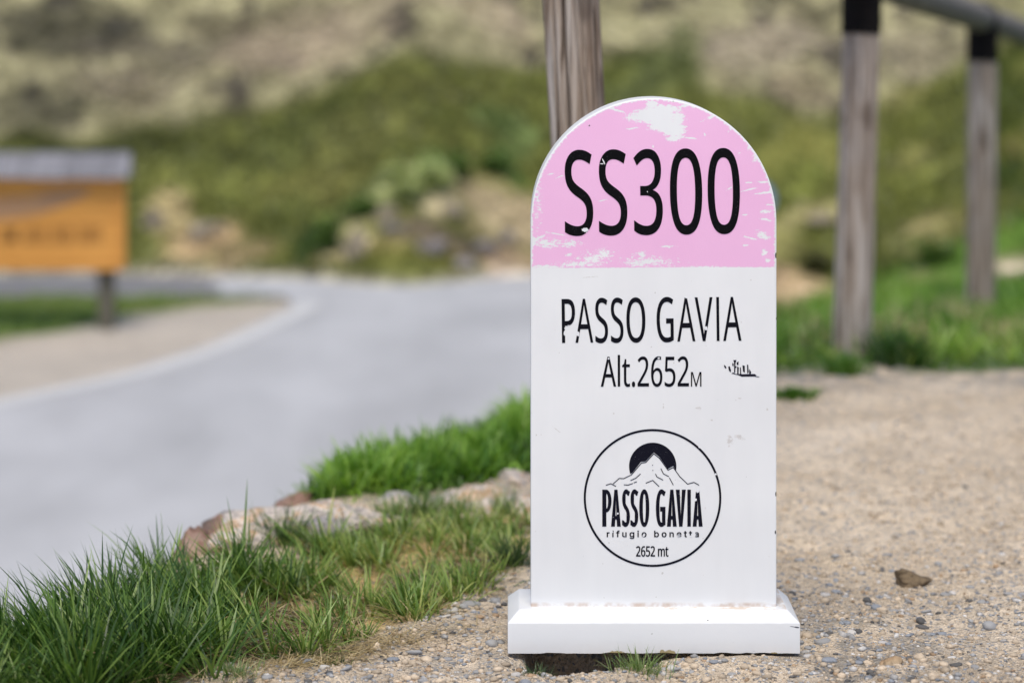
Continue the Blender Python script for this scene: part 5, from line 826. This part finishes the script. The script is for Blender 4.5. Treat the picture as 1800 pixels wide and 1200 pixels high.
def gravel_spots(n):
    """places in the sandy clearing: denser at the milestone's foot, along the grass and near the viewer"""
    k = n * 6; y = 3.75 + (7.75 - 3.75) * rng.random(k) ** 1.7; x = rng.uniform(-0.62, 1.75, k)
    dfg = poly_dist(x, y, FG); drt = poly_dist(x, y, RT)
    dens = 0.10 + 0.22 * sst(5.6, 4.4, y) + 1.5 * np.exp(-(((x - 0.57) / 0.10) ** 2 + ((y - 4.2) / 0.25) ** 2)) + 0.5 * np.exp(-(((x - 0.66) / 0.2) ** 2 + ((y - 4.25) / 0.4) ** 2)) + 0.55 * np.exp(-((y - 4.2) / 0.5) ** 2) + 0.85 * np.exp(-(((x + .05) / 0.3) ** 2 + ((y - 4.35) / 0.35) ** 2)) + 0.6 * np.exp(-((y - 7.4) / 0.25) ** 2) + .35 * np.exp(-(((x - 0.8) / 0.3) ** 2 + ((y - 4.8) / 0.4) ** 2))
    dens = dens * (0.45 + 1.1 * fbm(x, y, 6, 2, 91))
    inside = (np.abs(x - 0.247) < 0.262) & (y > 4.195) & (y < 4.41)
    ok = (crest_dist(x, y) < -0.02) & (dfg < 0.006) & (drt < 0.1) & ~inside & (rng.random(k) < dens)
    return x[ok][:n], y[ok][:n]
gx, gy = gravel_spots(27000); n0 = len(gx)
k = 9000; hx, hy = rng.uniform(-0.3, 1.7, k), 3.8 + 3.2 * rng.random(k) ** 1.4; cl = fbm(hx, hy, 4.5, 3, 95); ok = (rng.random(k) < sst(0.42, 0.66, cl)) & (poly_dist(hx, hy, FG) < 0) & ~((np.abs(hx - 0.247) < 0.27) & (hy > 4.19) & (hy < 4.42)) & (crest_dist(hx, hy) < -.02)
gx, gy = np.concatenate([gx, hx[ok]]), np.concatenate([gy, hy[ok]]); n = len(gx); clod = np.arange(n) >= n0      # crumbly lumps of the sandy soil itself
size = 0.0015 + 0.0034 * rng.random(n) ** 2 + 0.0065 * (rng.random(n) ** 8); size[clod] = 0.003 + 0.009 * rng.random(clod.sum()) ** 2.2
kind = rng.choice(len(PN), n, p=[0.22, 0.08, 0.07, 0.40, 0.13, 0.06, 0.04]); kind[clod] = PN.index("tan")
yaw = rng.random(n) * 6.28; flat = 0.40 + 0.35 * rng.random(n); el = 0.7 + 0.5 * rng.random(n)
shapes = [rock_verts(V0_, 100 + i, 0.30, 3) for i in range(10)]
order = np.argsort(-(size * np.sqrt(el)) / gy); big = order[:0]
# the small gravel is one heap nobody could count
vs, fs, cs = [], [], []; sid = rng.integers(0, 10, n); gz = zt(gx, gy)
VV = np.stack(shapes)[sid]                                # (n,42,3)
sc = np.stack([size, size * el, size * flat], 1); VV = VV * sc[:, None, :]
cy_, sy_ = np.cos(yaw)[:, None], np.sin(yaw)[:, None]; Xr = VV[..., 0] * cy_ - VV[..., 1] * sy_; Yr = VV[..., 0] * sy_ + VV[..., 1] * cy_
VV = np.stack([Xr + gx[:, None], Yr + gy[:, None], VV[..., 2] + (gz + size * flat * 0.2)[:, None]], -1)
cc = PC[kind] * np.where(clod[:, None], 1.12, 1.0) * (0.72 + 0.5 * rng.random((n, 1))); cc = np.repeat(cc, VV.shape[1], 0)
FF = (F0_[None] + (np.arange(n) * VV.shape[1])[:, None, None]).reshape(-1, 3)
tag(from_arrays("gravel", VV.reshape(-1, 3), [FF], M_PEB, None, cc, True), "fine mixed gravel strewn over the sandy ground", "gravel", kind="stuff")
# the larger pebbles: individuals, one mesh per shape and colour
PEBL = {"grey": "small rounded grey pebble lying on the sandy gravel", "blue": "small blue-grey pebble lying on the sandy gravel", "dark": "small dark slate chip lying on the sandy gravel",
        "tan": "small sand-coloured stone lying on the gravel", "pale": "small pale stone lying on the sandy gravel", "rust": "small rusty brown stone lying on the gravel", "white": "small whitish stone lying on the sandy gravel"}
px_src = {}
def pebble(x, y, s, kname, flat, el, yaw, label=None, group=True, sink=0.2, shape=None, facets=2, tilt=0.0):
    sh = rng.integers(0, 6) if shape is None else shape; key = (kname, int(sh))
    if key not in px_src:
        W = rock_verts(V1_, 300 + sh * 7, 0.24, facets if kname != "dark" else 4)
        col = np.tile(PAL[kname], (len(W), 1)) * (0.9 + 0.2 * rng.random()); o = from_arrays("pebble", W, [F1_], M_PEB, None, col, True); px_src[key] = o; 
    else:
        o = px_src[key].copy(); C.objects.link(o)
    o.scale = (s, s * el, s * flat); o.rotation_euler = (tilt, 0, yaw); o.location = (x, y, float(zt(np.array([x]), np.array([y]))[0]) + s * flat * sink)
    tag(o, label or PEBL[kname], "pebble")
    if label is None: o["group"] = "%s pebbles on the gravel" % kname
    return o
bx_, by_ = gravel_spots(190)
for x, y in zip(bx_, by_):
    k = rng.choice(PN, p=[0.30, 0.20, 0.12, 0.20, 0.10, 0.04, 0.04])
    pebble(x, y, 0.0050 + 0.0060 * rng.random() ** 2, k, 0.38 + 0.3 * rng.random(), 0.65 + 0.3 * rng.random(), rng.random() * 6.28)
# rounded stones heaped along the grass edge and around the base's left corner
for (p_, q_, r_px, k) in [(785, 1093, 9, "pale"), (803, 1083, 12, "pale"), (815, 1070, 10, "grey"), (828, 1062, 17, "grey"), (848, 1060, 8, "dark"), (795, 1072, 12, "pale"), (835, 1078, 9, "blue"), (868, 1050, 9, "grey"), (872, 1062, 10, "grey"), (664, 1140, 8, "white"), (730, 1143, 13, "grey"), (785, 1147, 10, "grey"),
                          (690, 1155, 12, "blue"), (865, 1130, 13, "grey"), (843, 1136, 9, "grey"), (838, 1168, 9, "grey"), (655, 1175, 9, "grey"), (610, 1178, 11, "grey"), (570, 1170, 10, "pale"), (500, 1170, 8, "grey"), (440, 1196, 12, "pale"), (470, 1192, 11, "grey"), (900, 1190, 12, "grey"), (925, 1186, 13, "blue"), (950, 1186, 12, "grey"), (936, 1172, 8, "rust"),
                          (888, 1196, 10, "blue"), (968, 1192, 12, "grey"), (905, 1170, 10, "pale"), (985, 1184, 9, "tan"), (1255, 1163, 10, "blue"), (1188, 1172, 10, "grey"), (1310, 1172, 10, "tan"), (1330, 1180, 9, "tan"), (1285, 1178, 9, "grey"), (1060, 1172, 8, "blue"),
                          (1490, 1115, 10, "grey"), (1510, 1108, 8, "dark"), (1541, 1063, 12, "blue"), (1526, 1050, 11, "dark"), (1468, 1034, 9, "blue"), (1450, 1037, 10, "pale"), (1560, 965, 8, "blue"), (1406, 988, 9, "grey"), (1550, 1124, 9, "pale"), (1620, 1092, 12, "dark"), (1635, 1107, 11, "grey"), (1680, 1172, 11, "dark"), (1740, 1098, 15, "grey"), (1620, 1085, 11, "dark"),
                          (1772, 1043, 9, "grey"), (1705, 1028, 8, "grey"), (1660, 1035, 10, "grey"), (1752, 989, 8, "rust"), (1763, 982, 6, "dark"), (1790, 982, 6, "dark"), (1445, 1125, 14, "grey"), (1420, 1115, 12, "tan"), (1455, 1158, 14, "blue"), (1420, 1150, 10, "pale"), (1600, 1198, 10, "dark"), (1570, 1066, 9, "grey"), (1630, 1066, 9, "grey"), (1655, 1105, 10, "blue")]:
    x, y = G(p_, q_ + r_px * 0.2); pebble(x, y, r_px / FPX * y, k, 0.45 + 0.2 * rng.random(), 0.7 + 0.25 * rng.random(), rng.normal(0, 0.4))
a = NT("brown_stone", 0.85, 0.2); p = a.obj(); c = a.ramp(a.noise(p, 3, 5, .7), (0.3, (0.12, 0.085, 0.05)), (0.7, (0.25, 0.185, 0.115))); a.bump(a.noise(p, 5, 5, .7), .6, .2); M_BROWN = a.color(c)
a = NT("ochre_stone", 0.85, 0.2); p = a.obj(); c = a.ramp(a.noise(p, 2.4, 5, .7), (0.34, (0.34, 0.15, 0.05)), (0.5, (0.40, 0.29, 0.18)), (0.7, (0.50, 0.44, 0.36))); a.bump(a.noise(p, 5, 5, .7), .6, .2); M_OCHRE = a.color(c)
V3_, F3_ = ico(4)
def stone(name, px_, py_, wpx, hpx, depth, m, seed, label, cat="stone", yaw=0.0, facets=5, fine=0.25, sink=0.75, z0=0.0, warp=None, group=None):
    x, y = G(px_, py_, z0); W = rock_verts(V3_, seed, 0.2, facets, fine)
    if warp: W = warp(W)
    W = W - (W.max(0) + W.min(0)) / 2; W = W / W.max(0); s = np.array([wpx / 2 / FPX * y, depth, hpx / FPX * y])
    zg = float(zt(np.array([x]), np.array([y]))[0]); W = W * s
    W[:, 2] = W[:, 2] - W[:, 2].max() + hpx / FPX * y
    o = from_arrays(name, W, [F3_], m, None, None, True); o.location = (x, y, zg); o.rotation_euler = (0, 0, yaw)
    return tag(o, label, cat, group)
def taper(W):
    W = W.copy(); t = sst(-0.4, 0.9, W[:, 0]); W[:, 2] = W[:, 2] * (1 - 0.75 * t); return W
stone("stone", 1606, 1019, 66, 29, 0.018, M_BROWN, 12, "brown wedge-shaped stone, the largest loose on the sand right of the milestone", warp=taper, fine=0.3)
stone("stone", 1566, 1176, 44, 18, 0.013, M_OCHRE, 23, "flat rusty ochre stone near the front of the gravel, right of the milestone's base", fine=0.3)
# pale rocks in the bank edge
a = NT("pale_pink_rock", 0.85, 0.2); p = a.geo(); n1 = a.noise(a.scale(p, (1, 1, 2.2)), 15, 5, 0.7, 1.2); n2 = a.noise(p, 34, 4, .7); n3 = a.noise(p, 6, 3)
c = a.ramp(n1, (0.30, (0.24, 0.225, 0.22)), (0.40, (0.46, 0.40, 0.36)), (0.49, (0.70, 0.62, 0.54)), (0.58, (0.58, 0.37, 0.20)), (0.65, (0.68, 0.56, 0.46)), (0.8, (0.42, 0.20, 0.07)))
c = a.mul(c, a.ramp(n2, (0.3, 0.62), (0.62, 1.1))); c = a.mix(a.math('MULTIPLY', a.step(n3, 0.58, 0.68), 0.75), c, (0.24, 0.24, 0.255)); a.bump(a.math('ADD', n1, n2), .7, .02); M_ROCK = a.color(c)
a = NT("red_brown_rock", 0.85, 0.2); p = a.geo(); c = a.ramp(a.noise(p, 16, 5, .7), (0.32, (0.11, 0.095, 0.085)), (0.48, (0.25, 0.145, 0.11)), (0.60, (0.34, 0.25, 0.20)), (0.72, (0.42, 0.28, 0.19))); a.bump(a.noise(p, 30, 4), .6, .01); M_RROCK = a.color(c)
stone("rock", 560, 936, 350, 50, 0.13, M_ROCK, 41, "long pale pink and orange rock embedded in the bank edge behind the grass", "rock", yaw=0.10, facets=6, fine=0.5)
stone("rock", 835, 880, 230, 36, 0.13, M_ROCK, 57, "pale whitish rock at the foot of the bright green turf, left of the milestone", "rock", yaw=0.45, facets=6, fine=0.5)
stone("rock", 705, 893, 90, 26, 0.06, M_ROCK, 91, "small pale rock in the gap between the two long pale rocks", "rock", yaw=0.2, facets=6, fine=0.5)
stone("rock", 905, 846, 60, 24, 0.04, M_ROCK, 95, "small white rock against the bright turf just left of the milestone", "rock", yaw=0.2, facets=5, fine=0.5)
stone("rock", 935, 905, 90, 46, 0.07, M_ROCK, 63, "pale pinkish rock half hidden behind the milestone's left edge", "rock", yaw=0.3, facets=6, fine=0.45)
stone("rock", 425, 960, 130, 40, 0.075, M_ROCK, 71, "whitish pink rock showing above the grass tips at the left end of the rocks", "rock", yaw=0.5, facets=5, fine=0.5)
stone("rock", 402, 918, 120, 42, 0.06, M_RROCK, 77, "reddish brown rock at the road edge beyond the pale rocks", "rock", yaw=0.6, facets=6, fine=0.5)
stone("rock", 352, 956, 110, 50, 0.05, M_RROCK, 79, "dark red rock peeking over the grass beside the road", "rock", yaw=0.5, facets=6, fine=0.5)
stone("rock", 512, 872, 90, 26, 0.05, M_RROCK, 84, "small pinkish brown rock at the left tip of the bright turf", "rock", yaw=0.4, facets=6, fine=0.5)

# ---------------------------------------------------------------- slope foot: rocks, shrubs, scree
a = NT("slope_rock", 0.9, 0.15); p = a.geo(); c = a.ramp(a.noise(p, 7, 5, .7), (0.32, (0.14, 0.125, 0.125)), (0.52, (0.30, 0.265, 0.25)), (0.7, (0.48, 0.43, 0.38))); a.bump(a.noise(p, 12, 5, .7), .8, .05); M_SROCK = a.color(c)
a = NT("tan_slope_rock", 0.9, 0.15); p = a.geo(); c = a.ramp(a.noise(p, 7, 5, .7), (0.32, (0.20, 0.17, 0.12)), (0.7, (0.42, 0.35, 0.26))); a.bump(a.noise(p, 12, 5, .7), .8, .05); M_TROCK = a.color(c)
def slope_rock(px_, py_, wpx, hpx, m, seed, label):
    x, y = hillpt(px_, py_ + hpx * 0.4); zg = float(zt(np.array([x]), np.array([y]))[0]); W = rock_verts(V3_, seed, 0.25, 6, 0.5); W /= np.abs(W).max(0)
    W = W * np.array([wpx / 2 / FPX * y, wpx / 2.4 / FPX * y, hpx * 0.75 / FPX * y]); o = from_arrays("rock", W, [F3_], m); o.location = (x, y, zg + 0.01); return tag(o, label, "rock")
slope_rock(625, 452, 44, 66, M_TROCK, 201, "upright pale tan rock at the foot of the slope, left end of the rocky patch")
slope_rock(760, 462, 60, 22, M_SROCK, 203, "dark low rock in the middle of the rocky patch below the shrubs")
slope_rock(812, 470, 52, 22, M_SROCK, 207, "purplish grey rock lying at the foot of the slope above the verge")
slope_rock(850, 432, 54, 24, M_SROCK, 211, "grey rock on the stony slope between the verge and the milestone")
slope_rock(888, 398, 40, 26, M_SROCK, 213, "dark grey rock highest on the stony slope beside the milestone")
slope_rock(690, 432, 56, 20, M_SROCK, 217, "brown grey rock under the pale shrub at the foot of the slope")
slope_rock(680, 404, 46, 26, M_TROCK, 219, "tan rounded rock beside the pale green shrubs")
slope_rock(795, 378, 44, 26, M_TROCK, 223, "pale tan rock right of the pale green shrubs")
slope_rock(270, 345, 50, 40, M_TROCK, 227, "tan rock on the slope just right of the notice board's roof")
slope_rock(365, 372, 70, 34, M_TROCK, 229, "broad tan rock in the bare patch of the slope right of the notice board")
slope_rock(1440, 365, 66, 18, M_TROCK, 231, "flat pale rock on the slope left of the second fence post")
# scree: nobody could count it
n = 9000; qx, qy = rng.uniform(-7, 7, n), 19.2 + 8 * rng.random(n); hc = hill_color(qx, qy) / K_HILL; sc_ = 1 - np.clip((hc[:, 1] - 0.93 * hc[:, 0]) * 16 + 0.25, 0, 0.97); m = (rng.random(n) < sc_) & (qy > foot(qx) + .1)
qx, qy, hc = qx[m], qy[m], hc[m]; n = len(qx); size = 0.015 + 0.06 * rng.random(n) ** 3; VV = np.stack(shapes)[rng.integers(0, 10, n)] * (size[:, None] * np.stack([np.ones(n), 0.6 + .5 * rng.random(n), 0.5 + .3 * rng.random(n)], 1))[:, None, :]
VV = VV + np.stack([qx, qy, zt(qx, qy) + size * 0.2], 1)[:, None, :]; cc = np.repeat(hc * (0.55 + 0.95 * rng.random((n, 1))) + 0.01, VV.shape[1], 0)
tag(from_arrays("scree", VV.reshape(-1, 3), [(F0_[None] + (np.arange(n) * VV.shape[1])[:, None, None]).reshape(-1, 3)], M_PEB, None, cc, False), "loose scree stones scattered over the slope", "scree", kind="stuff")
# shrubs: many small leaves on thin stems
a = NT("shrub_stem", 0.9, 0.1); M_STEM = a.color(a.mix(a.noise(a.obj(), 30, 2), (0.08, 0.06, 0.035), (0.16, 0.12, 0.07)))
def shrub(px_, py_, rpx, hpx, cols, label, nl=560):
    x, y = hillpt(px_, py_ + hpx * 0.5); z = float(zt(np.array([x]), np.array([y]))[0]); r = rpx / FPX * y; h = hpx / FPX * y
    e = empty("shrub", (x, y, z), label, "shrub"); ns = 9; bm = bmesh.new(); tips = []
    for i in range(ns):
        th = rng.random() * 6.28; rr = r * 0.75 * math.sqrt(rng.random()); tp = Vector((rr * math.cos(th), rr * math.sin(th), h * (0.55 + 0.4 * rng.random()))); tube(bm, (tp.x * .1, tp.y * .1, -0.05), tp, 0.008, 0.003, 6, 3); tips.append(np.array(tp))
    from_bm("stems", bm, M_STEM, e, True)
    T = np.array(tips)[rng.integers(0, ns, nl)]; k = rng.random((nl, 1)) ** 0.6; P = T * k * np.array((1, 1, 1)) + rng.normal(0, 1, (nl, 3)) * np.array((r * 0.28, r * 0.28, h * 0.16)); P[:, 2] = np.maximum(P[:, 2], 0.01)
    c1 = palette(rng.random(nl) ** 1.3, *cols)
    blades("foliage", P, 0.03 + 0.04 * rng.random(nl), rng.random(nl) * 6.28, rng.uniform(0.8, 1.5, nl), rng.normal(0.3, 0.3, nl), 0.022 + 0.018 * rng.random(nl), c1 * 0.9, c1, e)
PALE = [(0.38, 0.43, 0.17), (0.52, 0.57, 0.26), (0.66, 0.68, 0.40)]; DEEP = [(0.075, 0.14, 0.025), (0.13, 0.22, 0.045), (0.21, 0.32, 0.08)]; OLIVE = [(0.06, 0.07, 0.02), (0.12, 0.12, 0.04), (0.2, 0.19, 0.08)]
shrub(762, 345, 30, 44, PALE, "tallest pale green shrub above the rocky patch at the foot of the slope")
shrub(715, 372, 34, 34, PALE, "pale grey-green shrub in the middle of the shrubs above the rocks")
shrub(690, 350, 20, 22, PALE, "small pale green shrub at the upper left of the shrubs above the rocks")
shrub(580, 432, 26, 50, DEEP, "dark green shrub beside the upright tan rock at the foot of the slope")
shrub(640, 385, 30, 26, DEEP, "dark green low shrub just above the upright tan rock")
shrub(810, 306, 26, 34, DEEP, "dark green shrub high on the slope left of the milestone's cap")
shrub(865, 272, 28, 30, DEEP, "dark green bush on the slope nearest the leaning post")
shrub(1640, 500, 40, 34, DEEP, "dark green low shrub between the two right fence posts")
shrub(1440, 438, 34, 38, OLIVE, "dark olive bush on the slope between the milestone and the second fence post")
